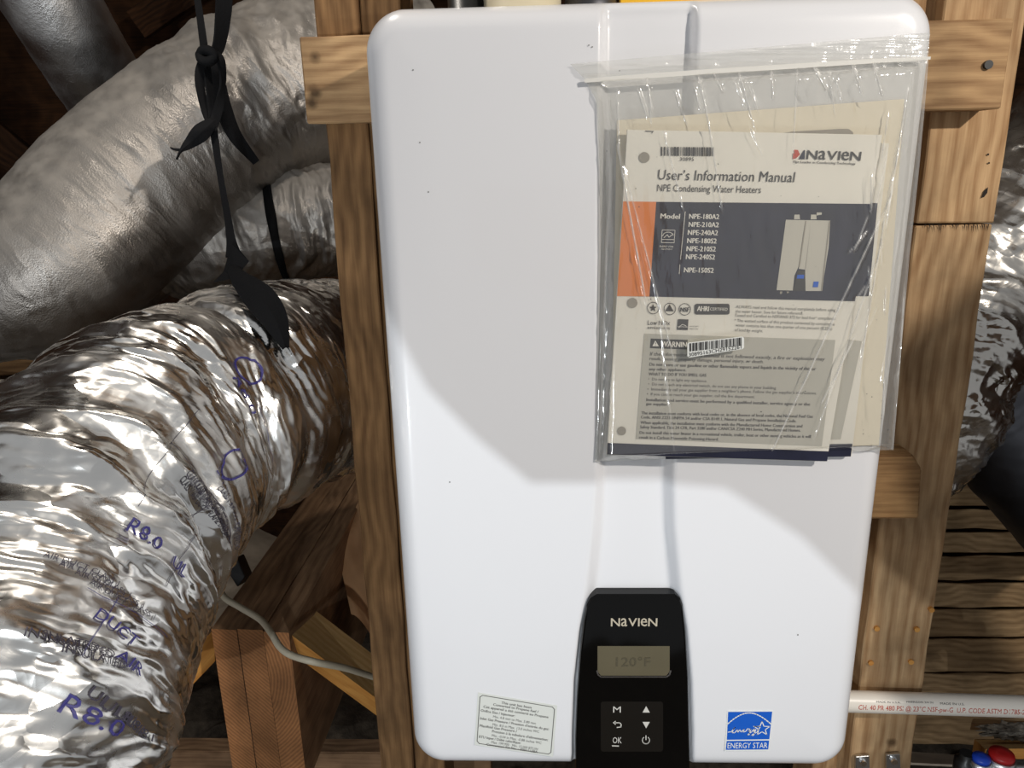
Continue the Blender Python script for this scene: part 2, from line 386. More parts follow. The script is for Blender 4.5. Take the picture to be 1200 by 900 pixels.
def film(name, tint, gl, rough, bump=.3, alpha=.08, bs=60, white=0):
    """clear polythene: see-through sheet with a surface gloss and faint haze"""
    mt, nt, b = newmat(name); L = nt.links.new; nt.nodes.remove(b)
    tr = N(nt, 'ShaderNodeBsdfTransparent'); tr.inputs[0].default_value = (*tint, 1)
    gs = N(nt, 'ShaderNodeBsdfGlossy'); gs.inputs['Roughness'].default_value = rough; gs.inputs[0].default_value = (1, 1, 1, 1)
    df = N(nt, 'ShaderNodeBsdfDiffuse'); df.inputs[0].default_value = (.92, .90, .85, 1)
    tc = N(nt, 'ShaderNodeTexCoord'); mp = N(nt, 'ShaderNodeMapping'); mp.inputs['Scale'].default_value = (1, 1, .35); L(tc.outputs['Object'], mp.inputs[0])
    nz = N(nt, 'ShaderNodeTexNoise', Scale=float(bs), Detail=3.0); L(mp.outputs[0], nz.inputs['Vector'])
    bp = N(nt, 'ShaderNodeBump', Strength=bump, Distance=.003); L(nz.outputs['Fac'], bp.inputs['Height'])
    L(bp.outputs[0], gs.inputs['Normal'])
    fr = N(nt, 'ShaderNodeLayerWeight'); fr.inputs[0].default_value = .5
    pw_ = N(nt, 'ShaderNodeMath', operation='POWER'); L(fr.outputs['Facing'], pw_.inputs[0]); pw_.inputs[1].default_value = 4.0
    mu = N(nt, 'ShaderNodeMath', operation='MULTIPLY_ADD', use_clamp=True); L(pw_.outputs[0], mu.inputs[0]); mu.inputs[1].default_value = .6; mu.inputs[2].default_value = .035*gl
    m1 = N(nt, 'ShaderNodeMixShader'); m1.inputs[0].default_value = alpha
    if white:  # painted highlight streaks, mixed in as diffuse white
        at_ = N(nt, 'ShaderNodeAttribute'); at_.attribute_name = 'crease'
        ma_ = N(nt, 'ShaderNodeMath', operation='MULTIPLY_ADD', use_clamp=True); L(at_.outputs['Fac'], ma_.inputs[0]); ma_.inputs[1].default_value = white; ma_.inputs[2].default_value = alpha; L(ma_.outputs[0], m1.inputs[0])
    L(tr.outputs[0], m1.inputs[1]); L(df.outputs[0], m1.inputs[2])
    m2 = N(nt, 'ShaderNodeMixShader'); L(mu.outputs[0], m2.inputs[0]); L(m1.outputs[0], m2.inputs[1]); L(gs.outputs[0], m2.inputs[2])
    L(m2.outputs[0], nt.nodes['Material Output'].inputs['Surface'])
    return mt

W_ = srgb
M_white = plain('white_enamel', (.80, .80, .82), .30, spec=.5, Coat_Weight=.5, Coat_Roughness=.06, bump=.02, bscale=900)
M_side = plain('grey_casing', (.5, .5, .52), .5)
M_black = plain('gloss_black', (.003, .0028, .0026), .06, spec=.28)
M_pad = plain('button_pad_black', (.010, .0085, .007), .2, spec=.4)
M_lcd = plain('display_glass', W_(98, 91, 72), .2, vary=.12, bscale=30)
M_lcdink = plain('display_ink', W_(82, 76, 60), .4)
M_chrome = plain('chrome', (.8, .8, .8), .16, metal=1)
M_ink_lt = plain('grey_print', W_(205, 202, 195), .5)
M_ink_tan = plain('tan_print', W_(190, 180, 160), .45)
M_ink = plain('dark_print', W_(52, 50, 50), .6)
M_ink_gr = plain('mid_grey_print', W_(96, 94, 90), .6)
M_blue = plain('label_blue', W_(22, 92, 196), .4)
M_sticker = plain('sticker_white', W_(232, 234, 230), .45)
M_silver = plain('sticker_silver', W_(218, 220, 214), .4)
M_page = plain('page_white', W_(232, 228, 217), .6, vary=.05, bscale=40)
M_page2 = plain('page_cream', W_(226, 217, 196), .65, vary=.05, bscale=20)
M_navy = plain('cover_navy', W_(33, 35, 56), .4, vary=.35, bscale=120)
M_orange = plain('cover_orange', W_(226, 132, 66), .45, vary=.06, bscale=40)
M_greybox = plain('cover_grey_box', W_(186, 183, 172), .6, vary=.05, bscale=40)
M_txtwhite = plain('print_white', W_(236, 232, 222), .5)
M_pic_lt = plain('print_pale_grey', W_(196, 192, 180), .5)
M_pic_md = plain('print_warm_grey', W_(150, 144, 132), .5)
M_red = plain('print_red', W_(190, 70, 48), .5)
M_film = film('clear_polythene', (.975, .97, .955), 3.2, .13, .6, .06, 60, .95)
M_film2 = film('milky_polythene', (.95, .95, .93), 3.4, .16, .8, .18, 60)
M_zip = film('zip_strip', (.9, .9, .86), 2.0, .25, .1, .8)
M_studL = wood('stud_brown', W_(150, 114, 76), W_(98, 70, 44), rough=.85)
M_wood = wood('stud_pine', W_(196, 160, 118), W_(138, 102, 68), rough=.8)
M_woodR = wood('stud_pine_pale', W_(206, 172, 130), W_(152, 115, 78), knots=((.07, .012, .007), (-.12, -.02, .006)))
M_rail = wood('rail_pine', W_(200, 164, 120), W_(132, 98, 66), knots=((-.372, .008, .014), (-.335, .022, .006), (-.338, -.012, .007), (-.342, -.022, .006), (.39, .012, .005)), contrast=1.2)
M_rail2 = wood('rail_pine_weathered', W_(184, 146, 100), W_(112, 80, 50), knots=((.03, .0, .006), (.05, .03, .008)), contrast=1.2)
M_beam = wood('beam_brown', W_(176, 140, 106), W_(120, 90, 66), rough=.7)
M_end = wood('end_grain', W_(172, 118, 74), W_(130, 88, 56), rings=True, rough=.8, contrast=.9)
M_pine = wood('new_pine', W_(232, 196, 138), W_(204, 160, 100), rough=.7, stain=.12)
M_pineo = wood('new_pine_orange', W_(216, 158, 84), W_(184, 122, 58), rough=.7, stain=.15)
M_plank = wood('slat_wood', W_(186, 154, 114), W_(120, 94, 64), rough=.85, contrast=1.1)
M_dark = wood('roof_wood', W_(86, 56, 34), W_(44, 28, 18), rough=.9)
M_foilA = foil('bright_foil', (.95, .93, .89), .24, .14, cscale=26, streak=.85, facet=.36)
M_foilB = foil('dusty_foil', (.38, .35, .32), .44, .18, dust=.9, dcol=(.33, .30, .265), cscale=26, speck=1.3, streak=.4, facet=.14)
M_foilC = foil('grey_duct_film', (.70, .69, .68), .42, .13, dust=.5, dcol=(.36, .35, .34), cscale=90, speck=1.6)
M_foilE = foil('dull_foil', (.74, .70, .64), .24, .2, dust=.2, cscale=26, streak=.35, facet=.2)
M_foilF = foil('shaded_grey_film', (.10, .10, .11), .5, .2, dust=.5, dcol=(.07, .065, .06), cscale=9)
M_strap = plain('black_webbing', (.009, .009, .010), .85, spec=.15, bump=.3, bscale=300)
M_blkplastic = plain('black_plastic', (.012, .012, .012), .35)
M_print = plain('blue_violet_ink', W_(52, 48, 110), .5)
M_print2 = plain('grey_ink', W_(58, 54, 66), .5)
M_cable = plain('cable_sheath', W_(190, 180, 158), .5, bump=.1, bscale=200)
M_pvc = plain('pvc_white', W_(232, 224, 212), .35, vary=.05, bscale=30)
M_pvcc = plain('pvc_cream', W_(222, 210, 180), .4)
M_yellow = plain('yellow_tag', W_(246, 190, 30), .5)
M_insul = plain('blown_insulation', W_(96, 84, 70), .95, bump=1, bscale=140, vary=.5)
M_kraft = plain('kraft_paper', W_(196, 150, 108), .75, vary=.25, bscale=30, bump=.3)
M_greyboard = plain('grey_board', W_(176, 162, 144), .85, vary=.3, bscale=60, bump=.4)
M_galv = plain('galvanised_steel', (.62, .62, .62), .35, metal=1, vary=.2, bscale=80)
M_fluff = plain('loose_fluff', W_(150, 142, 130), .95, bump=1, bscale=260, vary=.5)
M_hred = plain('red_cap', W_(176, 30, 30), .35)
M_hblue = plain('blue_cap', W_(30, 70, 190), .35)
M_hole = plain('screw_hole', (.02, .014, .01), .9)

# ------------------------------------------------------------ setting
def sheet(name, a, b, c, d, mat, n=1, bump=0, seed=0, parent=None):
    vs = []; fs = []
    for i in range(n+1):
        for j in range(n+1):
            u, v = i/n, j/n; p = V(a)*(1-u)*(1-v)+V(b)*u*(1-v)+V(c)*u*v+V(d)*(1-u)*v
            if bump: p.z += bump*noise.fractal(p*7+V((seed, 0, 0)), .9, 2.0, 5)
            vs.append(p)
    for i in range(n):
        for j in range(n): k = i*(n+1)+j; fs.append((k, k+n+1, k+n+2, k+1))
    return mesh(name, vs, fs, mat, parent, smooth=bump > 0)
FZ = -1.36
fl = sheet('floor', (-2.2, -1.6, FZ), (2.2, -1.6, FZ), (2.2, 2.3, FZ), (-2.2, 2.3, FZ), M_insul, 120, .07); fl['kind'] = 'structure'
bw = box('wall_back', (-2.2, 2.3, -1.45), (2.2, 2.34, 1.9), M_dark); bw['kind'] = 'structure'
lw = box('wall_left', (-2.24, -.2, -1.45), (-2.2, 2.34, 1.9), M_dark); lw['kind'] = 'structure'
rw = box('wall_right', (2.2, -.2, -1.45), (2.24, 2.34, 1.9), M_dark); rw['kind'] = 'structure'
cl = box('ceiling', (-2.24, .1, 1.9), (2.24, 2.34, 1.94), M_dark); cl['kind'] = 'structure'
# rafters far behind the ducts
for k, (a, b, lab) in enumerate([
        (D(-60, 120, 2.1), D(60, 215, 2.2), 'dark brown rafter at the left edge below the grey duct'),
        (D(270, -60, 1.9), D(345, 22, 1.9), 'orange-brown rafter end above the upper foil duct by the strap'),
        (D(160, 30, 2.5), D(265, -40, 2.5), 'dark rafter behind the ducts at the top left')]):
    r = board('rafter', a, b, (0, 0, 1), .09, .038, [M_dark, M_studL, M_dark][k]); tag(r, lab, 'rafter')

# ------------------------------------------------------------ the water heater
HW, HH, HD = .2262, .3675, .155
heater = empty('water_heater', (0, HD/2, -HH), 'large white tankless water heater with black control panel, hung on the wooden frame', 'water heater')
chan = [  # pixel rows: y, left outer, left inner, right inner, right outer
    (2, 703, 715, 811, 822), (120, 701, 713, 803, 816), (300, 699, 712, 790, 806), (430, 698, 711, 781, 798), (565, 697, 711, 775, 793),
    (620, 693, 709, 777, 794), (690, 684, 703, 783, 801), (740, 677, 684, 800, 807), (800, 671, 676, 806, 812), (860, 669, 674, 808, 814), (930, 669, 674, 808, 814)]
CH = [[U(x, y, 0).x for x in (lo, li, ri, ro)]+[U((lo+ro)/2, y, 0).z] for y, lo, li, ri, ro in chan]
def chan_at(z):
    for i in range(len(CH)-1):
        a, b = CH[i], CH[i+1]
        if z >= b[4] or i == len(CH)-2:
            t = (z-a[4])/(b[4]-a[4]); t = min(max(t, 0), 1); return [a[k]+(b[k]-a[k])*t for k in range(4)]
sm = lambda t: (lambda q: q*q*(3-2*q))(min(max(t, 0), 1))
def build_cover():
    R, r = .034, .021
    def edge(n, e=.03, H=.5, fine=10):
        L = []
        for i in range(fine+1): L.append(-H+e*(i/fine)**1.5)
        for i in range(1, n): L.append(-H+e+(2*H-2*e)*i/n)
        for i in range(fine+1): L.append(H-e*((fine-i)/fine)**1.5)
        return L
    zs = edge(150, .05, HH, 16); us = edge(210, .05, .5, 16)
    vs = []; nx = len(us)
    for z in zs:
        dz = max(0, abs(z)-(HH-R)); w_ = HW-R+math.sqrt(max(0, R*R-dz*dz)) if dz > 0 else HW
        c = chan_at(z)
        for u in us:
            x = u*2*w_
            qx, qz = abs(x)-(HW-R), abs(z)-(HH-R)
            sd = math.hypot(max(qx, 0), max(qz, 0))+min(max(qx, qz), 0)-R; d = max(-sd, 0)
            y = r-math.sqrt(max(0, r*r-(r-d)**2)) if d < r else 0
            y += .003*min(1, max(0, 1-d/.06))**2
            # the pressed channel running down the middle
            k = min(sm((x-c[0])/(c[1]-c[0]+1e-5)), sm((c[3]-x)/(c[3]-c[2]+1e-5)))
            y += k*.0105*min(1, d/.012)
            vs.append(V((x, y, z)))
    fs = []
    for i in range(len(zs)-1):
        for j in range(nx-1): k = i*nx+j; fs.append((k, k+1, k+nx+1, k+nx))
    loop = [j for j in range(nx)]+[i*nx+nx-1 for i in range(1, len(zs))]+[(len(zs)-1)*nx+j for j in range(nx-2, -1, -1)]+[i*nx for i in range(len(zs)-2, 0, -1)]
    b = len(vs)
    for k in loop: p = vs[k]; vs.append(V((p.x, HD*.8, p.z)))
    n = len(loop)
    for i in range(n): j = (i+1) % n; fs.append((loop[i], b+i, b+j, loop[j]))
    o = mesh('front_cover', vs, fs, M_white, heater, smooth=True); return o
build_cover()
box('back_casing', (-HW+.008, HD*.78, -HH+.008), (HW-.008, HD+.012, HH-.008), M_side, heater, .004)
# control panel
def outline_px(): return [(674, 930), (674, 860), (676, 810), (680, 757), (684, 722), (687, 706), (691, 698), (699, 693), (790, 693), (796, 698), (799, 706), (802, 735), (805, 790), (806, 840), (806, 930)]
def panel():
    base = [U(x, y, .004) for x, y in outline_px()]
    c = sum(base, V((0, 0, 0)))/len(base); bm = bmesh.new()
    for p in base:
        p.z = max(p.z, -HH+.004)
    rings = []
    for k, (sc, y) in enumerate(((1, .011), (1, -.0005), (.988, -.0022), (.965, -.003))):
        rings.append([bm.verts.new(V((c.x+(p.x-c.x)*sc, y, c.z+(p.z-c.z)*(sc if p.z < c.z else 1-(1-sc)*2.2)))) for p in base])
    n = len(base)
    for a, b in zip(rings, rings[1:]):
        for i in range(n): bm.faces.new((a[i], a[(i+1) % n], b[(i+1) % n], b[i]))
    bm.faces.new(rings[-1])
    return bm_obj('control_panel', bm, M_black, heater)
cp = panel(); tag(cp, 'glossy black control panel')
YP = -.0032
def rr(x0, y0, x1, y1, r, n=5):
    out = []
    for cx, cy, a in ((x1-r, y0+r, 0), (x0+r, y0+r, 90), (x0+r, y1-r, 180), (x1-r, y1-r, 270)):
        for i in range(n+1):
            t = math.radians(a+90*i/n); out.append((cx+r*math.cos(t), cy-r*math.sin(t)))
    return out
ds = prism('display', [U(x, y, YP) for x, y in [(700, 757), (785, 757), (785, 787), (781, 792), (704, 792), (700, 787)]], (0, .001, 0), M_lcd, cp, .0002)
pr = Print(); pr.line([(699.5, 786), (701, 791), (704.5, 793.3), (781, 793.3), (784.5, 791), (786, 786)], 1.7, YP-.0006); pr.build('chrome_lip', M_chrome, cp)
pr = Print(); pr.text('120°F', (722, 781), (762, 781), 11, YP-.0004); pr.build('temperature_digits', M_lcdink, cp)
pr = Print(); pr.text('', (716, 734), (770, 734), 9.5, YP-.0002, g=logo_glyphs(), bold=.012); pr.build('brand_lettering', M_ink_tan, cp)
pad = prism('button_pad', [U(x, y, YP) for x, y in rr(704, 822, 777, 881, 3)], (0, .001, 0), M_pad, cp, .0002)
YB = YP-.0004
def btn(f, lab):
    pr = Print(); f(pr); o = pr.build('button_symbol', M_ink_lt, cp); o['label'] = lab
btn(lambda p: p.text('M', (718.5, 835), (727.5, 835), 7.5, YB), 'letter M button mark')
btn(lambda p: p.poly([U(*q, YB) for q in ((753, 835), (761.5, 835), (757.2, 827.5))]), 'up arrow button mark')
btn(lambda p: p.poly([U(*q, YB) for q in ((753, 846), (757.2, 853.5), (761.5, 846))]), 'down arrow button mark')
btn(lambda p: (p.line([(720, 847), (726, 847), (728, 849), (727.5, 852), (723, 852.5)], 1.3, YB), p.poly([U(*q, YB) for q in ((718, 847), (721.5, 844.5), (721.5, 849.5))])), 'return arrow button mark')
btn(lambda p: (p.text('OK', (718, 871), (728.5, 871), 7.5, YB), p.line([(717.5, 874), (725, 874.3)], 1.5, YB)), 'underlined OK button mark')
btn(lambda p: (p.line(ell(757, 867.5, 4.2, 4.2, 14, math.radians(125), math.radians(415)), 1.1, YB), p.line([(757, 862), (757, 867)], 1.1, YB)), 'power button mark')
# energy label
def quadpart(name, px, Y, mat, parent, th=.0003, lab=None):
    o = prism(name, [U(x, y, Y) for x, y in px], (0, th, 0), mat, parent, 0)
    if lab: o['label'] = lab
    return o
es = quadpart('energy_label', [(852.3, 833), (906, 833), (901, 879.8), (849.3, 880)], -.0004, M_sticker, heater, lab='small blue ENERGY STAR sticker')
pr = Print(); Y = -.0006
pr.quad((853.3, 834.3), (905, 834), (901.6, 866.3), (851.8, 867), Y); pr.quad((851.6, 868.4), (901.4, 867.8), (900.3, 878.3), (850.5, 878.8), Y); pr.build('blue_field', M_blue, es)
pr = Print(); Y = -.0008
arc = []
for i in range(19):
    t = i/18; arc.append((852.5+51*t, 849-13.5*math.sin(PI*t)**.9 if 0 < t < 1 else 848.5))
pr.line(arc, 1.4, Y)
star = []
for i in range(10):
    a = PI/2+i*PI/5; r = 10 if i % 2 == 0 else 4.2; star.append((893+r*math.cos(a)*.95, 854-r*math.sin(a)*.85))
pr.line(star, 1.1, Y, True)
scr = [(853, 858), (857, 857.5), (860, 854), (861.5, 852.3), (859.5, 855), (858, 858.5), (861, 858.8), (864, 855), (864.5, 858.5), (867, 855), (868.5, 858), (872, 854.5), (871, 858), (874, 857), (876, 854), (879, 854.5), (877, 857.8), (880, 854.5), (878, 861), (875.5, 861.5), (881, 857.5), (884, 854), (883, 857.8), (886, 854.5), (883, 862), (880.5, 861.5), (887, 858), (891, 851.5), (883, 851.2)]
pr.line(scr, 1.0, Y)
pr.text('ENERGY STAR', (852.5, 877), (899.3, 876.6), 6.8, Y); pr.build('white_lettering', M_sticker, es)
# rating label
rl = quadpart('conversion_label', [(560, 811.5), (653, 827), (648, 887), (556, 873)], -.0004, M_silver, heater, lab='tilted white paper label with fine black print')
pr = Print(); Y = -.0006
def lq(u, v):
    a, b, c, d = (560, 811.5), (653, 827), (648, 887), (556, 873)
    return (a[0]*(1-u)*(1-v)+b[0]*u*(1-v)+c[0]*u*v+d[0]*(1-u)*v, a[1]*(1-u)*(1-v)+b[1]*u*(1-v)+c[1]*u*v+d[1]*(1-u)*v)
pr.line([lq(u, v) for u, v in ((.06, .04), (.94, .04), (.97, .08), (.97, .92), (.94, .96), (.06, .96), (.03, .92), (.03, .08))], .9, Y, True)
LL = [('This unit has been', .30, .68, .12, 1), ('Converted to Propane fuel /', .2, .77, .18, 1), ('Cet appareil a été converti au Propane', .08, .9, .25, 1), ('Orifice Size / Injecteur:', .05, .48, .33, 1), ('Min. 4.8 mm to Max. 5.80 mm', .21, .75, .41, 0),
      ('Inlet Gas Pressure / Pression d’entrée du gaz:', .05, .92, .48, 1), ('Min. 8.0 in Max. 13.0 inches WC', .21, .8, .56, 0), ('Manifold Gas Pressure /', .05, .52, .62, 1), ('Pression à la tubulure d’alimentation:', .21, .92, .69, 1), ('Min. -0.04 in Max. -0.88 inches WC', .21, .84, .77, 0),
      ('BTU Input / Débit calorifique:', .05, .58, .83, 1), ('Max. 199,900   Min. 15,000 BTU/H', .21, .8, .9, 0), ('Conversion Kit No. : 30011138A', .15, .8, .955, 1)]
for t, a, b, v, bo in LL:
    pr.text(t, lq(a, v+.02), lq(b, v+.02), 3.0, Y, bold=.02 if bo else 0)
pr.build('label_lettering', M_ink_gr, rl)
# tiny dirt specks on the enamel
pr = Print()
for x, y in ((484, 82), (492, 167), (502, 225), (690, 53), (694, 55), (711, 177), (527, 565), (935, 744), (726, 83)):
    pr.poly([U(*q, -.0003) for q in ell(x, y, .9, .8, 6)])
o = pr.build('dirt_specks', M_ink_gr, heater); o['kind'] = 'stuff'
# things on top of the heater (mostly cut by the frame)
fx = U(545, 6, .1)
o = lathe('black_vent_fitting', (U(547, 4, .09).x, .09, HH-.004), (0, 0, 1), [(.024, 0), (.024, .008), (.017, .01), (.017, .06)], M_blkplastic); tag(o, 'small black round fitting on top of the white heater', 'pipe fitting')
o = lathe('vent_collar', (U(612, 4, .085).x, .085, HH-.004), (0, 0, 1), [(.042, 0), (.042, .004), (.034, .012), (.034, .16)], M_pvcc); tag(o, 'cream plastic vent pipe on top of the white heater', 'vent pipe')
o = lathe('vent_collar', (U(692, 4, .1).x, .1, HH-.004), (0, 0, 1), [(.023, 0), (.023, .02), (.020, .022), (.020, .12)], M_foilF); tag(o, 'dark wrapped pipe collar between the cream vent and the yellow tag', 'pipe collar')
a, b = U(726, 0, .1), U(905, -1, .1)
o = box('yellow_tag', (a.x, .098, HH-.004), (b.x, .101, HH+.09), M_yellow); tag(o, 'flat yellow warning tag standing behind the heater top edge', 'tag')

# ------------------------------------------------------------ wooden frame
yR = .17                                     # front of the rails
yS = .208                                    # front of the studs
tl, tr_, bl, br = U(350, 42, yR), U(1189, 22, yR), U(362, 145, yR), U(1187, 127, yR)
zc1 = (tl.z+bl.z)/2; zc2 = (tr_.z+br.z)/2; hR = ((tl.z-bl.z)+(tr_.z-br.z))/2
o = board('frame_rail', (tl.x, yR+.019, zc1), (tr_.x, yR+.019, zc2), (0, 0, 1), hR, .037, M_rail, rough=.0012, seg=40); tag(o, 'upper horizontal timber rail with knots behind the top of the heater', 'timber')
rail_top = o
a, b = U(1083, 533, yR), U(1076, 608, yR)
o = prism('frame_rail', [(.0, yR, a.z), (a.x-.012, yR, a.z), (a.x, yR, a.z-.018), (b.x+.001, yR, b.z), (0, yR, b.z)], (0, .037, 0), M_rail2, None, .002); tag(o, 'short lower timber rail with broken end right of the heater', 'timber')
def stud(px0, px1, Y, z0, z1, mat, lab, dep=.09, group=None):
    xa, xb = U(*px0, Y).x, U(*px1, Y).x
    o = board('wall_stud', ((xa+xb)/2, Y+dep/2, z0), ((xa+xb)/2, Y+dep/2, z1), (1, 0, 0), abs(xb-xa), dep, mat, rough=.0025, seg=30)
    return tag(o, lab, 'stud', 'wall studs')
stud((370, 20), (421, 20), yS, FZ+.03, .9, M_studL, 'outer upright timber stud left of the heater')
xa = U(421, 20, yS).x
stud((423, 20), (470, 20), yS+.006, FZ+.03, .9, M_studL, 'inner left stud, seen only above the upper rail beside the heater corner')
zj = U(1120, 263, yS).z
s1 = stud((1075, 263), (1165, 263), yS, zj+.0008, .9, M_woodR, 'upper length of the right upright timber, with dark knots, below the rail')
s2 = stud((1073, 266), (1163, 266), yS+.001, FZ+.03, zj-.0008, M_woodR, 'long lower length of the right upright timber beside the heater')
stud((1020, 263), (1073, 263), yS+.02, FZ+.03, .9, M_wood, 'recessed stud in shadow between the heater and the right upright', .07)
# screws, holes and splinters on the right upright
pr = Print()
for x, y, r in ((1158, 181, 1.3), (1159, 191, 1.2)): pr.poly([U(*q, yS-.0016) for q in ell(x, y, r, r, 8)])
pr.poly([U(*q, yS-.0016) for q in ((1150, 232), (1153, 224), (1158, 219), (1157, 226), (1153, 231))])
for k in range(16):
    x = 1084+k*5+random.uniform(-2, 2); h = random.uniform(4, 13)
    pr.poly([U(*q, yS-.0016) for q in ((x, 263), (x+1.6, 263), (x+random.uniform(-1, 2.5), 263+h))])
o = pr.build('splinter_marks', M_hole, s1); o['kind'] = 'stuff'
for x, y in ((1157, 76),):
    P = U(x, y, yR); vs, fs = cyl_data(P+V((0, -.003, 0)), P+V((0, .004, 0)), .0042, .0042, 14); mesh('screw', vs, fs, M_blkplastic, rail_top)
for x, y in ((1027, 736), (1074, 737), (1020, 776), (1067, 775), (1091, 714)):
    P = U(x, y, yS); vs, fs = cyl_data(P+V((0, -.0025, 0)), P+V((0, .004, 0)), .0035, .003, 12); mesh('screw', vs, fs, M_pineo, s2)

# ------------------------------------------------------------ foil ducts
def foldfn(seed, A=.008, f=24, cr_=.004, sag=0):
    def fn(l, a, r):
        ca, sa = math.cos(a), math.sin(a)
        wv = .030*noise.noise(V((ca*1.1, sa*1.1, l*3+seed)))+.014*noise.noise(V((ca*2.6, sa*2.6, l*5+seed)))
        q = (l+wv)*f
        n1 = 1-abs(noise.noise(V((q, ca*.5+seed, sa*.5)))*2.2)
        n2 = 1-abs(noise.noise(V((q*2.3+9, ca*1.4+seed, sa*1.4)))*2.2)
        n3 = abs(noise.noise(V((l*42, ca*5, sa*5+seed))))+.5*abs(noise.noise(V((l*90, ca*11, sa*11+seed))))
        mod = .55+.6*noise.noise(V((l*6+seed, ca*1.7, sa*1.7)))
        n4 = 1-abs(noise.noise(V((q*5.3+4, ca*2.2+seed, sa*2.2)))*2.4)
        return A*(n1-.5)*(mod+.35)+A*.16*n4+A*.45*(n2-.5)*mod-cr_*n3
    return fn
def R(px, dep): return px*dep/F
# main insulated duct, lower left
AP = [(470, 440, 1.24), (392, 443, 1.16), (314, 458, 1.05), (247, 490, .95), (176, 527, .865), (88, 627, .74), (26, 756, .655), (-28, 874, .60), (-60, 1000, .57)]
TA = Tube([(D(x, y, d), .145) for x, y, d in AP], 430, foldfn(3.1, .010, 21, .0025))
# pinch where the strap goes round
iA, aA = TA.at_px(322, 400)
lA = TA.s[iA]; base_fn = TA.disp
TA.disp = lambda l, a, r: base_fn(l, a, r)-.017*math.exp(-((l-lA)/.014)**2)
rootA = empty('foil_duct', TA.c[200], 'big crinkled silver foil duct with blue print running into the lower left foreground', 'duct')
dA = TA.build('foil_jacket', 260, M_foilA, rootA)
# print on the foil
def tube_text(T, items, name, mat, parent, off=.0012):
    ds_ = T.L/T.n
    for txt, px, h, wdt, ang in items:
        pr = Print()
        i, a = T.at_px(*px)
        vs, fs = glyphs(txt) if not txt.startswith('@') else ([], [])
        r = T.r[i]
        ca, sa = math.cos(ang), math.sin(ang)
        if txt == '@O':
            vs = []; n = 28
            for k in range(n):
                t = 2*PI*k/n; vs += [(math.cos(t)*.5, math.sin(t)*.5), (math.cos(t)*.43, math.sin(t)*.43)]
            fs = [(2*k, 2*((k+1) % n), 2*((k+1) % n)+1, 2*k+1) for k in range(n)]; sx = wdt; sy = h; x0 = 0
        elif txt == '@L':
            vs = []; n = 24
            for k in range(n+1): vs += [(k/n, 0), (k/n, .08)]
            fs = [(2*k, 2*k+2, 2*k+3, 2*k+1) for k in range(n)]; sx = wdt; sy = h; x0 = 0
        else:
            x0 = min(v[0] for v in vs); x1 = max(v[0] for v in vs); sx = wdt/(x1-x0); sy = h/.73
        out = []
        for x, y in vs:
            X, Y = (x-x0)*sx, -y*sy; u, v = X*ca-Y*sa, X*sa+Y*ca
            out.append(T.pt(min(max(i+u/ds_, 0), T.n-1.01), a+v/r, off))
        pr.add(out, fs); pr.build('printed_line' if txt == '@L' else name, mat, parent)
ANG = -1.5; AN2 = -1.35
tube_text(TA, [('R8.0', (272, 440), .014, .045, AN2), ('@O', (290, 430), .036, .04, 0), ('LISTED', (250, 555), .006, .028, ANG), ('UL', (283, 535), .010, .016, ANG), ('@O', (278, 545), .028, .028, 0),
               ('R8.0', (150, 620), .010, .035, ANG), ('UL', (200, 665), .010, .02, ANG), ('@L', (110, 690), .007, .08, ANG), ('DUCT', (105, 720), .010, .04, AN2), ('R8.0', (60, 830), .013, .05, AN2),
               ('@L', (300, 470), .007, .07, ANG), ('AIR', (130, 770), .010, .026, AN2), ('@L', (140, 700), .006, .06, .2)], 'blue_lettering', M_print, rootA)
it = []
for k in range(9): it.append(('CLASS 1 AIR DUCT FLAME SPREAD', (208+k*5.2, 560+k*1.5), .0042, .075, ANG))
for k in range(4): it.append(('AIR DUCT CLASS 1', (50+k*16, 655+k*9), .005, .06, ANG))
for k in range(3): it.append(('UL 181', (95+k*24, 815+k*12), .009, .045, ANG+.2))
for k in range(3): it.append(('INSULATED', (30+k*22, 745+k*9), .007, .05, ANG-.2))
it += [('@L', (200, 520), .008, .13, ANG), ('@L', (250, 590), .008, .09, 0.1), ('@L', (235, 480), .007, .1, 0)]
tube_text(TA, it, 'grey_lettering', M_print2, rootA)

# upper diagonal duct
BP = [(-130, 385, 1.20, .112), (-40, 343, 1.20, .118), (62, 310, 1.22, .131), (150, 228, 1.27, .142), (232, 160, 1.31, .143), (305, 112, 1.35, .146), (380, 92, 1.40, .15), (480, 85, 1.5, .15)]
TB = Tube([(D(x, y, d), r) for x, y, d, r in BP], 300, None)
fB = foldfn(8.2, .006, 16, .003)
lB0 = TB.s[int(TB.n*.52)]
TB.disp = lambda l, a, r: fB(l, a, r)*(.25+.95*sm((l-lB0)/.12))
rootB = empty('foil_duct', TB.c[150], 'dusty grey foil duct climbing diagonally across the upper left', 'duct')
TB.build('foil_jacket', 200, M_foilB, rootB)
iB, _ = TB.at_px(268, 110)
ribbon('duct_strap', [(D(252, 66, 1.19), .018), (D(256, 100, 1.17), .022, .3), (D(263, 130, 1.17), .024, .4), (D(276, 160, 1.18), .020, .3), (D(300, 190, 1.21), .012)], M_strap, rootB, th=.003)
# lobe hanging below it at the left edge
TG = Tube([(D(-40, 350, 1.25), .085), (D(40, 366, 1.26), .082), (D(95, 362, 1.36), .075), (D(135, 345, 1.42), .06), (D(200, 300, 1.5), .055)], 90, foldfn(5, .005, 26, .003))
o = TG.build('sagging_sleeve', 90, M_foilB, rootB)
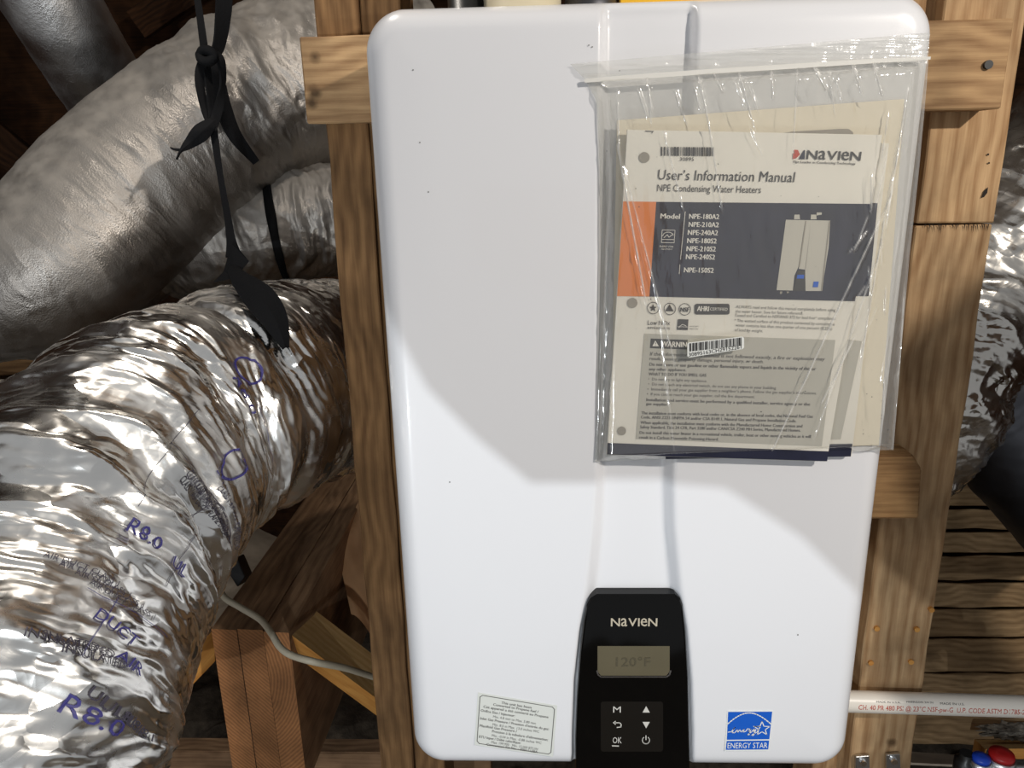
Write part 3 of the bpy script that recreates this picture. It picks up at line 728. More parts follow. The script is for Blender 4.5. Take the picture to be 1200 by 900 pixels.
# short branch
TD = Tube([(D(205, 282, 1.42), .105), (D(262, 275, 1.40), .106), (D(316, 266, 1.40), .104), (D(350, 262, 1.41), .104), (D(400, 258, 1.43), .104), (D(480, 254, 1.46), .104)], 150, foldfn(12, .007, 24, .003))
rootD = rootB
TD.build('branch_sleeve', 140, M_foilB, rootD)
iD, _ = TD.at_px(318, 265); TD.band('duct_band', iD, .016, M_strap, rootD, off=.001)
# round metal duct at the top left
TC = Tube([(D(-20, -130, 1.25), .08), (D(62, 5, 1.38), .081), (D(100, 68, 1.47), .082), (D(136, 126, 1.58), .082), (D(170, 180, 1.7), .082)], 90, lambda l, a, r: .0012*noise.noise(V((l*30, math.cos(a)*3, math.sin(a)*3))))
o = TC.build('round_duct', 80, M_foilC); tag(o, 'smooth round grey duct coming down from the top left corner', 'duct')
# ducts right of the frame
TE = Tube([(D(1320, 120, 1.22), .126), (D(1232, 215, 1.2), .126), (D(1136, 330, 1.19), .124), (D(1100, 420, 1.19), .12), (D(1088, 500, 1.2), .10), (D(1080, 570, 1.22), .05)], 200, foldfn(21, .011, 18, .004))
o = TE.build('foil_jacket', 170, M_foilE); rootE = o; o.name = 'foil_duct'; WM[o.name] = Matrix.Identity(4); tag(o, 'crinkled foil duct behind the right upright at the photo edge', 'duct')
tube_text(TE, [('INSIDE', (1146, 382), .013, .06, 1.75), ('@L', (1146, 392), .01, .07, 1.75)], 'blue_lettering', M_print2, o)
TF = Tube([(D(1080, 380, 1.56), .155), (D(1160, 455, 1.55), .155), (D(1230, 530, 1.52), .155), (D(1330, 640, 1.46), .155)], 120, foldfn(31, .003, 9, .001))
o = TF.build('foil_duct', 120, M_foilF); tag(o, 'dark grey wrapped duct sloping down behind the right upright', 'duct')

# ------------------------------------------------------------ straps
def P(x, y, d): return D(x, y, d)
hs = empty('hanging_strap', P(245, 60, 1.0), 'knotted black strap hanging from the roof down to the big foil duct', 'strap')
ribbon('strap_web', [(P(226, -40, 1.04), .008), (P(233, 10, 1.04), .009), (P(240, 62, 1.04), .010, .3), (P(246, 110, 1.03), .011, .8), (P(250, 150, 1.03), .010), (P(258, 205, 1.02), .008), (P(266, 250, 1.01), .009), (P(271, 282, 1.0), .012), (P(274, 300, .99), .02)], M_strap, hs)
ribbon('strap_loop', [(P(240, 62, 1.03), .010), (P(234, 90, 1.03), .013, .5), (P(238, 120, 1.03), .012, .8), (P(247, 148, 1.03), .008)], M_strap, hs)
ribbon('strap_loop', [(P(244, 62, 1.03), .012), (P(258, 70, 1.03), .012, .5), (P(261, 100, 1.04), .010, .9), (P(255, 130, 1.03), .012), (P(248, 152, 1.02), .012)], M_strap, hs)
ribbon('strap_tail', [(P(249, 143, 1.02), .012), (P(236, 155, 1.01), .022), (P(222, 168, 1.01), .014), (P(212, 177, 1.0), .004), (P(207, 187, 1.0), .003)], M_strap, hs, curl=1.5)
ribbon('strap_tail', [(P(213, 176, 1.0), .004), (P(204, 175, 1.0), .003), (P(200, 173, 1.0), .002)], M_strap, hs, n=10)
ribbon('strap_web', [(P(264, -40, 1.06), .020), (P(262, 10, 1.05), .022, .4), (P(257, 50, 1.04), .018, .6), (P(250, 66, 1.03), .01)], M_strap, hs)
# knot
vs = []; fs = []
T = Tube([(P(233, 66, 1.025), .005), (P(238, 59, 1.02), .0065), (P(246, 60, 1.018), .0065), (P(251, 66, 1.02), .006), (P(245, 72, 1.02), .0065), (P(236, 70, 1.02), .006), (P(233, 63, 1.025), .005)], 50)
T.build('knot', 10, M_strap, hs)
mesh('strap_fold', [P(271, 285, .985), P(262, 318, .975), P(250, 331, .965), P(276, 326, .955), P(292, 306, .965), P(280, 292, .975),
     P(271, 285, .99), P(262, 318, .98), P(250, 331, .97), P(276, 326, .96), P(292, 306, .97), P(280, 292, .98)],
     [(0, 1, 2, 3), (0, 3, 4, 5), (9, 8, 7, 6), (11, 10, 9, 6), (0, 6, 7, 1), (1, 7, 8, 2), (2, 8, 9, 3), (3, 9, 10, 4), (4, 10, 11, 5), (5, 11, 6, 0)], M_strap, hs)
ribbon('strap_web', [(P(272, 315, .965), .012), (P(284, 330, .93), .024), (P(305, 350, .90), .036, .1), (P(322, 375, .885), .030, .2), (P(335, 408, .875), .008)], M_strap, hs, curl=2)

# ------------------------------------------------------------ built-up beam, braces, cable
ZB = -.417
nl, nr = UZ(247, 737, ZB), UZ(339, 741, ZB); fl_, fr_ = UZ(378, 563, ZB), UZ(436, 556, ZB)
ax = ((fl_+fr_)/2-(nl+nr)/2); ax.z = 0; Lb = ax.length+.25; ax.normalize(); sd = (nr-nl); Wb = sd.length; sd.normalize()
bmh = .28
root = empty('built_up_beam', (nl+nr)/2+V((0, 0, -bmh)), 'brown three-ply timber beam running away under the big foil duct', 'beam')
for k in range(3):
    a0 = nl+sd*(Wb*(k/3)+.0006); a1 = nl+sd*(Wb*((k+1)/3)-.0006); dz = V((0, 0, -bmh)); e = [0, .0006, -.0008][k]
    Fv = ax*Lb; top = V((0, 0, [.0, .0012, -.0004][k]))
    vs = [a0+top, a1+top, a1+dz, a0+dz]; vs += [v+Fv for v in vs]
    M = Matrix((ax, sd, V((0, 0, 1)))).transposed().to_4x4()
    # local frame: x along the beam
    c = (a0+a1)/2+Fv/2+dz/2; x = ax; y = (sd-ax*sd.dot(ax)).normalized(); z = V((0, 0, 1)); M = Matrix((x, y, z)).transposed().to_4x4(); M.translation = c; Mi = M.inverted()
    me = [Mi@(v+ax*e) for v in vs]
    o = mesh('beam_ply', me, [(0, 1, 2, 3), (5, 4, 7, 6), (0, 4, 5, 1), (1, 5, 6, 2), (2, 6, 7, 3), (3, 7, 4, 0)], [M_beam, M_end], root, M=M)
    o.data.polygons[0].material_index = 1
def hexa(name, T4, vec, mats, lab, cat, group=None):
    """solid from four top-face corners pushed along vec, grain along its first edge"""
    p = [V(q) for q in T4]; x = (p[1]-p[0]).normalized(); yv = (p[3]-p[0]); y = (yv-x*yv.dot(x)).normalized(); z = x.cross(y)
    M = Matrix((x, y, z)).transposed().to_4x4(); M.translation = sum(p, V((0, 0, 0)))/4; Mi = M.inverted()
    vs = [Mi@q for q in p]+[Mi@(q+V(vec)) for q in p]
    o = mesh(name, vs, [(0, 1, 2, 3), (7, 6, 5, 4), (0, 4, 5, 1), (1, 5, 6, 2), (2, 6, 7, 3), (3, 7, 4, 0)], mats, None, M=M)
    if len(mats) > 1:
        for q in o.data.polygons[1:]: q.material_index = 1
    return tag(o, lab, cat, group)
hexa('brace', [D(352, 702, 1.26), D(470, 792, 1.33), D(478, 846, 1.25), D(340, 743, 1.15)], D(343, 768, 1.17)-D(340, 743, 1.15)+V((0, .01, -.008)), [M_pine, M_pineo], 'pale pine brace sloping down from the beam behind the left stud', 'brace', 'diagonal braces at the beam')
hexa('brace', [D(260, 725, 1.28), D(150, 838, 1.20), D(140, 850, 1.14), D(250, 738, 1.22)], D(252, 775, 1.24)-D(250, 738, 1.22), [M_beam, M_pineo], 'orange-brown brace sloping down left of the beam under the foil duct', 'brace', 'diagonal braces at the beam')
cb = [(262, 660, 1.26), (257, 680, 1.22), (262, 699, 1.185), (282, 712, 1.155), (305, 726, 1.12), (318, 742, 1.085), (328, 758, 1.06), (342, 768, 1.045), (370, 776, 1.035), (405, 783, 1.09), (440, 794, 1.17), (485, 808, 1.22)]
T = Tube([(D(x, y, d), .0048) for x, y, d in cb], 90); o = T.build('cable', 14, M_cable); tag(o, 'cream electrical cable draped over the beam and across the pine brace', 'cable')
# things between beam and floor
o = sheet('insulation_board', D(120, 760, 1.55), D(250, 735, 1.5), D(360, 640, 1.9), D(250, 600, 1.95), M_greyboard, 24, .01, 4); tag(o, 'grey fibrous insulation batt beneath the foil duct left of the beam', 'insulation')
o = prism('black_block', [D(263, 664, 1.24), D(277, 653, 1.24), D(287, 676, 1.22), D(278, 688, 1.22)], (.0, .03, -.01), M_blkplastic, None, .001); tag(o, 'small black block beside the beam under the foil duct', 'block')
# kraft paper faced batt behind the left stud
vs = []; fs = []
for i in range(25):
    for j in range(19):
        u, v = i/24, j/18
        y = 575+(145+60*sm(u*1.5))*v; xl = 436-(y-556)*.5 if y < 640 else 394+(y-640)*.22; x = xl+(478-xl)*u
        dd = 1.56-.20*v-.04*math.sin(PI*u)-.025*noise.noise(V((u*3, v*4, 2)))-.05*math.exp(-((u-.42-.12*math.sin(v*3))/.13)**2)
        vs.append(D(x, y, dd))
for i in range(24):
    for j in range(18): k = i*19+j; fs.append((k, k+19, k+20, k+1))
n0 = len(vs); vs += [v+V((0, .05, 0)) for v in vs[:n0]]; fs += [tuple(q+n0 for q in f[::-1]) for f in fs[:]]
o = mesh('kraft_batt', vs, fs, M_kraft, None, smooth=True); tag(o, 'brown kraft-faced insulation batt slumped between beam and left stud', 'insulation')
o = box('ceiling_joist', (-1.2, .62, U(150, 905, .62).z-.05), (-.20, .66, U(150, 880, .62).z), M_beam, None, .002); tag(o, 'dark timber joist lying in the insulation at the bottom left', 'joist')
# wires and lath at the left edge
for pts, lab in (([(48, 426, 1.10), (70, 436, 1.05), (94, 448, 1.0)], 'thin pale wire crossing above the big duct at the left edge'),
                 ([(-20, 440, 1.1), (25, 459, 1.05), (45, 451, 1.05), (72, 440, 1.08), (105, 426, 1.1)], 'bent white wire lying above the big duct at the left edge')):
    T = Tube([(D(x, y, d), .0038) for x, y, d in pts], 40); o = T.build('loose_wire', 10, M_cable); tag(o, lab, 'wire', 'loose wires')
o = board('lath', D(-40, 432, 1.5), D(130, 428, 1.55), (0, .3, 1), .03, .012, M_studL); tag(o, 'orange-brown lath lying behind the wires at the left edge', 'timber')
o = board('lath', D(-40, 455, 1.42), D(60, 462, 1.46), (0, .3, 1), .045, .012, M_greyboard); tag(o, 'grey lath lying beneath the bent wire at the left edge', 'timber')

# ------------------------------------------------------------ right-hand background
pw = empty('slatted_wall', U(1150, 830, 1.0), 'wall of rough horizontal timber slats behind the right upright', 'wall')
ys = [536, 568, 600, 627, 655, 687, 719, 754, 795, 835, 880]
for i in range(len(ys)-1):
    Yb = 1.10-.02*i
    za = U(1150, ys[i]+(3 if i else 0), Yb).z; zb = U(1150, ys[i+1], Yb).z
    xl, xr = U(1030, 700, Yb).x, 1.5
    h = za-zb
    o = board('slat', (xl, Yb+.03, (za+zb)/2), (xr, Yb+.03, (za+zb)/2+.002*random.uniform(-1, 1)), (0, .5, 1), h*.84, .022, M_plank if i not in (0,) else M_wood, pw, rough=.004, seg=20)
o = box('wall_sheathing', (.3, 1.22, -1.3), (1.7, 1.24, .1), M_dark); tag(o, 'dark sheathing showing in the gaps between the slats', 'sheathing')
# pvc pipe with print
pz0, pz1 = U(1000, 822, .19), U(1200, 828, .19)
dirp = (pz1-pz0).normalized(); A_ = pz0-dirp*.18; B_ = pz1+dirp*.5
pipe = rod('water_pipe', [A_, A_.lerp(B_, .5), B_], .0136, M_pvc, None, 12, 40); tag(pipe, 'white plastic pipe with red print crossing below the right upright', 'pipe')
def on_pipe(pr, txt, px0, px1, h, ang, base=None):
    vs, fs = glyphs(txt); x0 = min(v[0] for v in vs); x1 = max(v[0] for v in vs)
    a = pz0+dirp*((px0-1000)/200*(pz1-pz0).length); b = pz0+dirp*((px1-1000)/200*(pz1-pz0).length)
    up = V((0, 0, 1)); n = dirp.cross(up).normalized(); up = n.cross(dirp)
    out = []
    for v in vs:
        c = a.lerp(b, (v[0]-x0)/(x1-x0)); t = ang+v[1]*h/.73/.0136
        out.append(c+(n*math.cos(t)+up*math.sin(t))*.0139)
    pr.add(out, fs)
pr = Print(); on_pipe(pr, 'CH. 40 PR 480 PSI @ 23°C NSF-pw-G  U.P. CODE ASTM D1785-21a', 1001, 1200, .0068, -.08); pr.build('red_lettering', M_red, pipe)
pr = Print(); on_pipe(pr, 'MADE IN U.S.A.', 1022, 1050, .0022, .62); on_pipe(pr, 'HARRISON 3/4 IN', 1057, 1088, .0022, .70); on_pipe(pr, 'MADE IN U.S.', 1096, 1124, .0028, .62); pr.build('grey_lettering', M_ink, pipe)
# pipe clips with screws at the bottom
for x, y, lab in ((1011, 893, 'left of two small metal clips screwed to the right upright at the bottom edge'), (1047, 891, 'right of two small metal clips screwed to the right upright at the bottom edge')):
    r = empty('pipe_clip', U(x, y+15, yS), lab, 'clip', 'pipe clips')
    c = U(x, y, yS-.006)
    pc = [U(x-8, y-6, yS-.006), U(x+8, y-7, yS-.006), U(x+9, y+25, yS-.006), U(x-8, y+25, yS-.006)]
    prism('clip_plate', pc, (0, .005, 0), M_galv, r, .0008)
    vs, fs = cyl_data(c+V((0, -.004, 0)), c+V((0, .002, 0)), .004, .0052, 16); mesh('screw', vs, fs, M_chrome, r)
# lower right clutter
o = hexa('timber_offcut', [D(1140, 842, 1.35), D(1260, 848, 1.35), D(1260, 854, 1.25), D(1138, 848, 1.27)], (0, 0, -.012), [M_wood], 'thin timber strip lying below the white pipe', 'timber')
o = hexa('timber_offcut', [D(1142, 866, 1.30), D(1270, 868, 1.30), D(1270, 876, 1.15), D(1155, 878, 1.15)], (0, 0, -.03), [M_pine, M_pineo], 'pale timber offcut behind the red and blue capped valves', 'timber')
# fluff between
bm = bmesh.new(); bmesh.ops.create_icosphere(bm, subdivisions=5, radius=1)
for v in bm.verts:
    d_ = .7+.4*noise.fractal(v.co*4, .8, 2.0, 4); v.co = V((v.co.x*.07*d_, v.co.y*.02*d_, v.co.z*.011*d_))+D(1190, 857, 1.22)
o = bm_obj('insulation_fluff', bm, M_fluff, None, smooth=True); tag(o, 'tuft of grey loose insulation between the strip and the pale offcut', 'insulation', kind='stuff')
o = hexa('printed_strip', [D(1055, 880, 1.20), D(1140, 886, 1.20), D(1138, 897, 1.14), D(1052, 893, 1.14)], (0, 0, -.004), [M_greyboard], 'flat speckled grey strip beside the bottom end of the right upright', 'strip')
# manifold with capped valves
mf = empty('valve_manifold', D(1168, 930, 1.0), 'metal valve manifold with red and blue caps at the bottom right corner', 'valve')
for x, y, rr_, capm, hh in ((1150, 888, .012, M_hblue, .012), (1174, 884, .017, M_hred, .016)):
    c = D(x, y, 1.0)
    lathe('valve_body', c+V((0, 0, -.06)), (0, 0, 1), [(rr_*1.5, 0), (rr_*1.5, .03), (rr_*1.0, .05), (rr_*1.0, .056)], M_galv, mf)
    lathe('valve_cap', c+V((0, 0, -.004)), (0, 0, 1), [(rr_*.85, 0), (rr_*.9, .002), (rr_*.85, .006), (rr_*.3, .0075)], capm, mf)
P0, P1 = D(1128, 893, 1.02), D(1215, 893, 1.02)
o = rod('manifold_pipe', [P0+V((0, 0, -.014)), (P0+P1)/2+V((0, 0, -.014)), P1+V((0, 0, -.014))], .014, M_galv, mf, 8, 20)
lathe('manifold_nut', D(1133, 884, 1.01)+V((0, 0, -.03)), (0, 0, 1), [(.014, 0), (.014, .02), (.009, .024), (.009, .032)], M_blkplastic, mf, 8)

# ------------------------------------------------------------ papers in the bag
def page(name, quad, Y, th, mat, lab, cat='booklet', curl=0):
    o = prism(name, [U(x, y, Y) for x, y in quad], (0, th, 0), mat, None, .0003); return tag(o, lab, cat)
sh = page('paper_sheet', [(723, 141), (1060, 116), (1030, 522), (716, 530)], -.0028, .0008, M_page2, 'cream paper sheet behind the manuals inside the clear bag', 'paper')
bk = page('booklet', [(752, 160), (1042, 168), (998, 535), (738, 529)], -.006, .0024, M_page, 'second manual peeking out right behind the front manual', 'manual')
pr = Print(); Y = -.0065
pr.quad((985, 236), (1028.5, 238), (1018, 347), (985, 347), Y); pr.build('navy_band', M_navy, bk); pr = Print(); pr.quad((780, 524), (999, 520), (997, 535), (780, 538), Y); pr.build('navy_band', M_navy, bk)
pr = Print(); pr.quad((975, 395), (1010, 400), (985, 515), (960, 515), Y); pr.build('grey_panel', M_greybox, bk)
gb = prism('booklet', [U(x, y, -.0045) for x, y in [(902, 158), (930, 154), (985, 151), (995, 151), (1000, 155), (1000, 300), (902, 300)]], (0, .001, 0), M_pic_md, None, .0003); tag(gb, 'thin grey booklet edge with rounded corner above the manual', 'booklet')
man = page('manual', [(735, 152), (1034, 158), (969, 541), (711, 533)], -.0115, .003, M_page, 'front white user manual with navy and orange band inside the clear bag', 'manual')
YM = -.0119
TLm, TRm, BRm, BLm = (735, 152), (1034, 158), (969, 541), (711, 533)
pr = Print(); pr.quad((769, 236.5), (1020, 239), (1002, 353), (761, 347.5), YM); pr.build('navy_band', M_navy, man); pr = Print(); pr.quad((711.9, 519), (971, 529), (969.3, 540.5), (711.3, 532.6), YM); pr.build('navy_band', M_navy, man)
pr = Print(); pr.quad((730.3, 236), (769, 236.5), (761, 347.5), (723.2, 347), YM); pr.build('orange_band', M_orange, man)
pr = Print(); pr.quad((755, 391), (979, 398.5), (963, 523), (745, 514.5), YM); pr.build('grey_panel', M_greybox, man)
Y2 = YM-.0003
for x, y, r in ((755, 184.5, 6.3), (741, 355, 6), (728.5, 505, 5.2)):
    pr = Print(); pr.poly([U(*q, Y2) for q in ell(x, y, r, r, 24)]); pr.build('punch_hole', M_pic_md, man)
pr = Print()
pr.text('User’s Information Manual', (770.5, 210.5), (930.5, 213.5), 12.6, Y2, shear=.05)
pr.text('NPE Condensing Water Heaters', (770, 224), (891.5, 226.3), 8.6, Y2)
pr.text('30895', (796.5, 188.5), (813, 188.8), 4.6, Y2)
bars(pr, (774.5, 172), (836.5, 172.5), 10.5, Y2, 70, 5)
pr.text('', (945, 186.5), (1008, 188.5), 10.5, Y2, g=logo_glyphs(), bold=.015)
pr.text('The Leader in Condensing Technology', (929, 190.8), (1002.5, 193), 2.7, Y2, bold=.02)
pr.line([(756, 153.6), (766, 154)], .8, Y2); pr.line([(764, 156), (765, 154)], .8, Y2)
pr.build('title_lettering', M_ink, man)
pr = Print(); pr.quad((930.5, 175.5), (935, 175.7), (937.5, 181), (932.5, 186), Y2); pr.quad((929.5, 179), (932, 181), (931.5, 186.3), (929, 186.2), Y2); pr.build('emblem_red', M_red, man)
pr = Print(); pr.quad((936, 186.4), (942, 175.9), (943.5, 176), (943, 186.6), Y2); pr.build('emblem_navy', M_navy, man)
# white print on navy
pr = Print()
pr.text('Model', (774, 256), (796.5, 256.5), 6.2, Y2, bold=.03)
rows = [('NPE-180A2', 807.5, 842.5, 256.3), ('NPE-210A2', 807, 842, 265.8), ('NPE-240A2', 806, 841, 275.2), ('NPE-180S2', 805.3, 839.5, 284.8), ('NPE-210S2', 804.5, 838.5, 294.2), ('NPE-240S2', 803.8, 837.5, 303.6), ('NPE-150S2', 801.5, 836, 319.2)]
for t, a, b, y in rows: pr.text(t, (a, y), (b, y+.5), 6.1, Y2, bold=.03)
pr.line([(803, 248), (797.5, 304)], .7, Y2); pr.line([(796.8, 310), (796, 321)], .7, Y2)
pr.text('ENERGY STAR', (773, 289.5), (789, 290), 2, Y2); pr.text('HIGH EFFICIENCY', (775, 292.6), (788, 293), 1.6, Y2)
pr.line([(776, 269.5), (791, 269.8), (790, 284.5), (775, 284.2)], .6, Y2, True); pr.line([(776, 276)]+ell(783, 276, 6, 4, 8, 0, PI)[::-1], .7, Y2); pr.line([(775.5, 280.5), (790.3, 280.8)], .6, Y2)
pr.line([(778, 278.5), (782, 275), (784, 278), (789, 274)], .7, Y2)
pr.build('model_lettering', M_txtwhite, man)
# picture of the appliance
pr = Print(); pr.poly([U(*q, Y2) for q in ((921, 257.5), (943.5, 258), (941, 275), (935.5, 313), (931, 323), (929, 340.5), (910, 340))])
pr.poly([U(*q, Y2) for q in ((950.5, 258), (973, 258.5), (971, 290), (963, 341), (944, 341), (943.5, 316))])
pr.quad((943.5, 258), (950.5, 258), (944, 316), (936, 315), Y2); 
for x in (934, 953.5): pr.poly([U(*q, Y2) for q in ((x-3.5, 257), (x-3, 251.5), (x+3, 251.5), (x+3.5, 257))])
pr.poly([U(*q, Y2) for q in ((957, 249), (963, 249), (963, 251.5), (957, 252.5))])
pic = pr.build('appliance_picture', M_pic_lt, man)
pr = Print(); pr.quad((943.8, 259), (945, 259), (937.3, 313), (935.8, 313), Y2-.0002); pr.quad((971.5, 259), (973, 259), (963.6, 341), (962, 341), Y2-.0002); pr.quad((914, 341.5), (917, 341.5), (916, 344.5), (914, 344.5), Y2-.0002); pr.quad((922, 341.5), (925, 341.5), (924, 343.5), (922, 343.5), Y2-.0002); pr.build('picture_shading', M_pic_md, man)
pr = Print(); pr.quad((935, 317), (943.5, 317), (943.5, 341), (929.5, 340.7), Y2-.0002); pr.build('picture_panel', M_ink, man)
pr = Print(); pr.quad((934.5, 322), (942.5, 322), (942, 326.5), (933.5, 326.5), Y2-.0004); pr.quad((953.5, 330), (959.5, 330), (958.5, 336.5), (952.5, 336.5), Y2-.0004); pr.build('picture_label', M_blue, man)
# logos row
pr = Print()
for x, y in ((765.5, 361), (785, 362), (802.5, 362.5)): pr.line(ell(x, y, 6.8, 6.8, 24), .7, Y2, True)
st = []
for i in range(10):
    a = PI/2+i*PI/5; r = 4.6 if i % 2 == 0 else 2; st.append((765.3+r*math.cos(a), 361-r*math.sin(a)))
pr.poly([U(*q, Y2) for q in st]); pr.poly([U(*q, Y2) for q in ((779.5, 364.5), (784.7, 356.5), (789.5, 364.8))])
pr.text('NSF', (797.3, 365.3), (807.5, 365.5), 5.4, Y2, bold=.04)
pr.poly([U(*q, Y2) for q in rr(814, 356, 855, 368.5, 2.5)])
pr.text('Low NOx', (759, 380.6), (785, 381.2), 5.6, Y2); pr.text('emissions', (758.5, 385.4), (785, 386), 3.8, Y2)
pr.quad((794.5, 374), (806.8, 374.3), (806, 386.8), (793.3, 386.4), Y2)
pr.text('HIGH EFFICIENCY', (808, 383), (819, 383.3), 1.5, Y2); pr.text('ENERGY STAR', (808, 386), (818, 386.3), 1.5, Y2)
pr.quad((762.7, 396.7), (806, 398.4), (805, 409.5), (761.7, 408), Y2)
pr.build('certification_marks', M_ink, man)
pr = Print(); Y3 = Y2-.0003
pr.text('AHRI', (817, 364.3), (830.5, 364.6), 6, Y3, bold=.04); pr.text('CERTIFIED', (832, 363.8), (852.5, 364.2), 3.6, Y3)
pr.text('WARNING', (774.5, 406), (810, 407.4), 6.6, Y3, bold=.03); pr.poly([U(*q, Y3) for q in ((764.5, 405.6), (768, 399), (772, 405.8))])
pr.line([(795.5, 384)]+[(797, 382), (800, 380), (804, 382)], .7, Y3); pr.line([(794, 382.8), (806, 383.1)], .5, Y3)
pr.build('reversed_lettering', M_txtwhite, man)
pr = Print(); pr.text('!', (767.7, 405), (768.6, 405), 4, Y3-.0002); pr.build('warning_mark', M_ink, man)
# body text: (text, x0, y0, x1, y1, height, bold)
TX = [('ALWAYS read and follow this manual completely before using', 862.5, 361, 979, 365, 3.6, 0), ('the water heater. Save for future reference.', 862, 366.2, 941, 368.8, 3.4, 0), ('Tested and Certified to NSF/ANSI 372 for lead free* compliance.', 861, 371, 979.5, 375, 3.6, 0),
      ('* The wetted surface of this product contacted by consumable', 860.5, 377, 978, 381.6, 3.6, 0), ('water contains less than one quarter of one percent (0.25%)', 862, 382.5, 975, 386.8, 3.6, 0), ('of lead by weight.', 861, 388, 894, 389.3, 3.4, 0),
      ('If the information in this manual is not followed exactly, a fire or explosion may', 761.5, 416.5, 966, 422.6, 4.2, 1), ('result, causing property damage, personal injury, or death.', 761, 421.8, 894.5, 425.6, 3.9, 1),
      ('Do not store or use gasoline or other flammable vapors and liquids in the vicinity of this or', 761, 428.6, 956, 434, 3.9, 2), ('any other appliance.', 760.5, 434, 804, 435.2, 3.6, 2), ('WHAT TO DO IF YOU SMELL GAS', 760, 440, 827.5, 441.5, 3.8, 2),
      ('•  Do not try to light any appliance.', 759.5, 445.5, 828.5, 448, 3.3, 0), ('•  Do not touch any electrical switch, do not use any phone in your building.', 759.5, 451.5, 910, 456.3, 3.5, 0),
      ('•  Immediately call your gas supplier from a neighbor’s phone. Follow the gas supplier’s instructions.', 758.5, 457.5, 957, 462.3, 3.5, 0), ('•  If you cannot reach your gas supplier, call the fire department.', 758, 463.2, 884.5, 466.6, 3.4, 0),
      ('Installation and service must be performed by a qualified installer, service agency or the', 757.5, 470, 949, 475.4, 3.7, 2), ('gas supplier.', 757, 474.6, 783, 475.6, 3.4, 2),
      ('The installation must conform with local codes or, in the absence of local codes, the National Fuel Gas', 751.5, 485.5, 952.5, 489.7, 3.7, 2), ('Code, ANSI Z223.1/NFPA 54 and/or CSA B149.1, Natural Gas and Propane Installation Code.', 751, 490.4, 933, 495, 3.7, 2),
      ('When applicable, the installation must conform with the Manufactured Home Construction and', 750.5, 496.8, 940, 501, 3.7, 2), ('Safety Standard, Title 24 CFR, Part 3280 and/or CAN/CSA Z240 MH Series, Manufactured Homes.', 750, 502, 938, 506, 3.7, 2),
      ('Do not install this water heater in a recreational vehicle, trailer, boat or other moving vehicles as it will', 749.5, 508.5, 950, 513.3, 3.7, 2), ('result in a Carbon Monoxide Poisoning Hazard.', 749, 514, 842, 516.4, 3.6, 2)]
pr = Print()
for t, x0, y0, x1, y1, h, bo in TX: pr.text(t, (x0, y0), (x1, y1), h, Y2, shear=.15 if bo == 1 else 0, bold=.018*bo)
pr.build('body_lettering', M_ink_gr, man)

# ------------------------------------------------------------ the clear bag
bag = empty('plastic_bag', U(870, 535, -.015), 'clear zip-top plastic bag holding the manuals, stuck to the front of the heater', 'bag')
def bagpx(u, v):
    """u 0..1 left to right, v 0..1 zip to bottom"""
    Lx = [(686, 94), (699, 118), (703, 200), (704, 300), (702, 400), (699, 500), (697, 541)]
    Rx = [(1088, 69), (1086, 100), (1077, 200), (1066, 300), (1057, 400), (1050, 490), (1047, 527)]
    def at(A, v):
        q = v*(len(A)-1); i = min(int(q), len(A)-2); t = q-i; return (A[i][0]*(1-t)+A[i+1][0]*t, A[i][1]*(1-t)+A[i+1][1]*t)
    # even out v by length
    vv = v
    a, b = at(Lx, vv), at(Rx, vv); return (a[0]*(1-u)+b[0]*u, a[1]*(1-u)+b[1]*u)
creases = [  # folds fanning down from the zip: (x0,y0,x1,y1,strength)
    (724, 110, 726, 175, 1), (726, 180, 756, 345, 1.3), (733, 200, 790, 420, .8), (820, 92, 832, 150, 1.2), (832, 150, 846, 240, .9), (868, 90, 885, 150, 1.1), (905, 85, 906, 115, 1), (935, 84, 930, 180, .6), (955, 80, 968, 105, 1.2), (1000, 78, 1010, 108, 1.2),
    (1062, 118, 1040, 260, 1.4), (1050, 180, 1010, 420, 1.0), (1040, 240, 905, 530, 1.2), (1030, 300, 960, 500, .8), (893, 180, 880, 150, .7), (712, 300, 704, 520, .8), (1060, 350, 1050, 520, .8), (780, 160, 800, 240, .8), (1000, 400, 965, 470, .9), (775, 380, 790, 520, .5), (760, 105, 764, 145, .7), (1024, 74, 1034, 110, 1)]
rc_ = random.Random(9)
for k in range(16): 
    x_ = rc_.uniform(1015, 1058); y_ = rc_.uniform(120, 480); creases.append((x_, y_, x_-rc_.uniform(-2, 22), y_+rc_.uniform(18, 60), rc_.uniform(.4, .8)))
for k in range(10):
    x_ = rc_.uniform(740, 1040); y_ = rc_.uniform(84, 110); creases.append((x_, y_, x_+rc_.uniform(2, 14), y_+rc_.uniform(18, 50), rc_.uniform(.4, .8)))
def crease(px, py, wid=1.9):
    h = 0
    for x0, y0, x1, y1, s_ in creases:
        dx, dy = x1-x0, y1-y0; L2 = dx*dx+dy*dy; t = ((px-x0)*dx+(py-y0)*dy)/L2
        if -.15 < t < 1.15:
            d_ = abs((px-x0)*dy-(py-y0)*dx)/math.sqrt(L2); e = sm((t+.15)/.25)*sm((1.15-t)/.25)
            if d_ < 7: h += s_*e*math.exp(-(d_/wid)**2)*(.65+.5*noise.noise(V((px*.05, py*.09, 3))))
    return h
vs = []; fs = []; glint_w = []; NU, NV = 400, 230
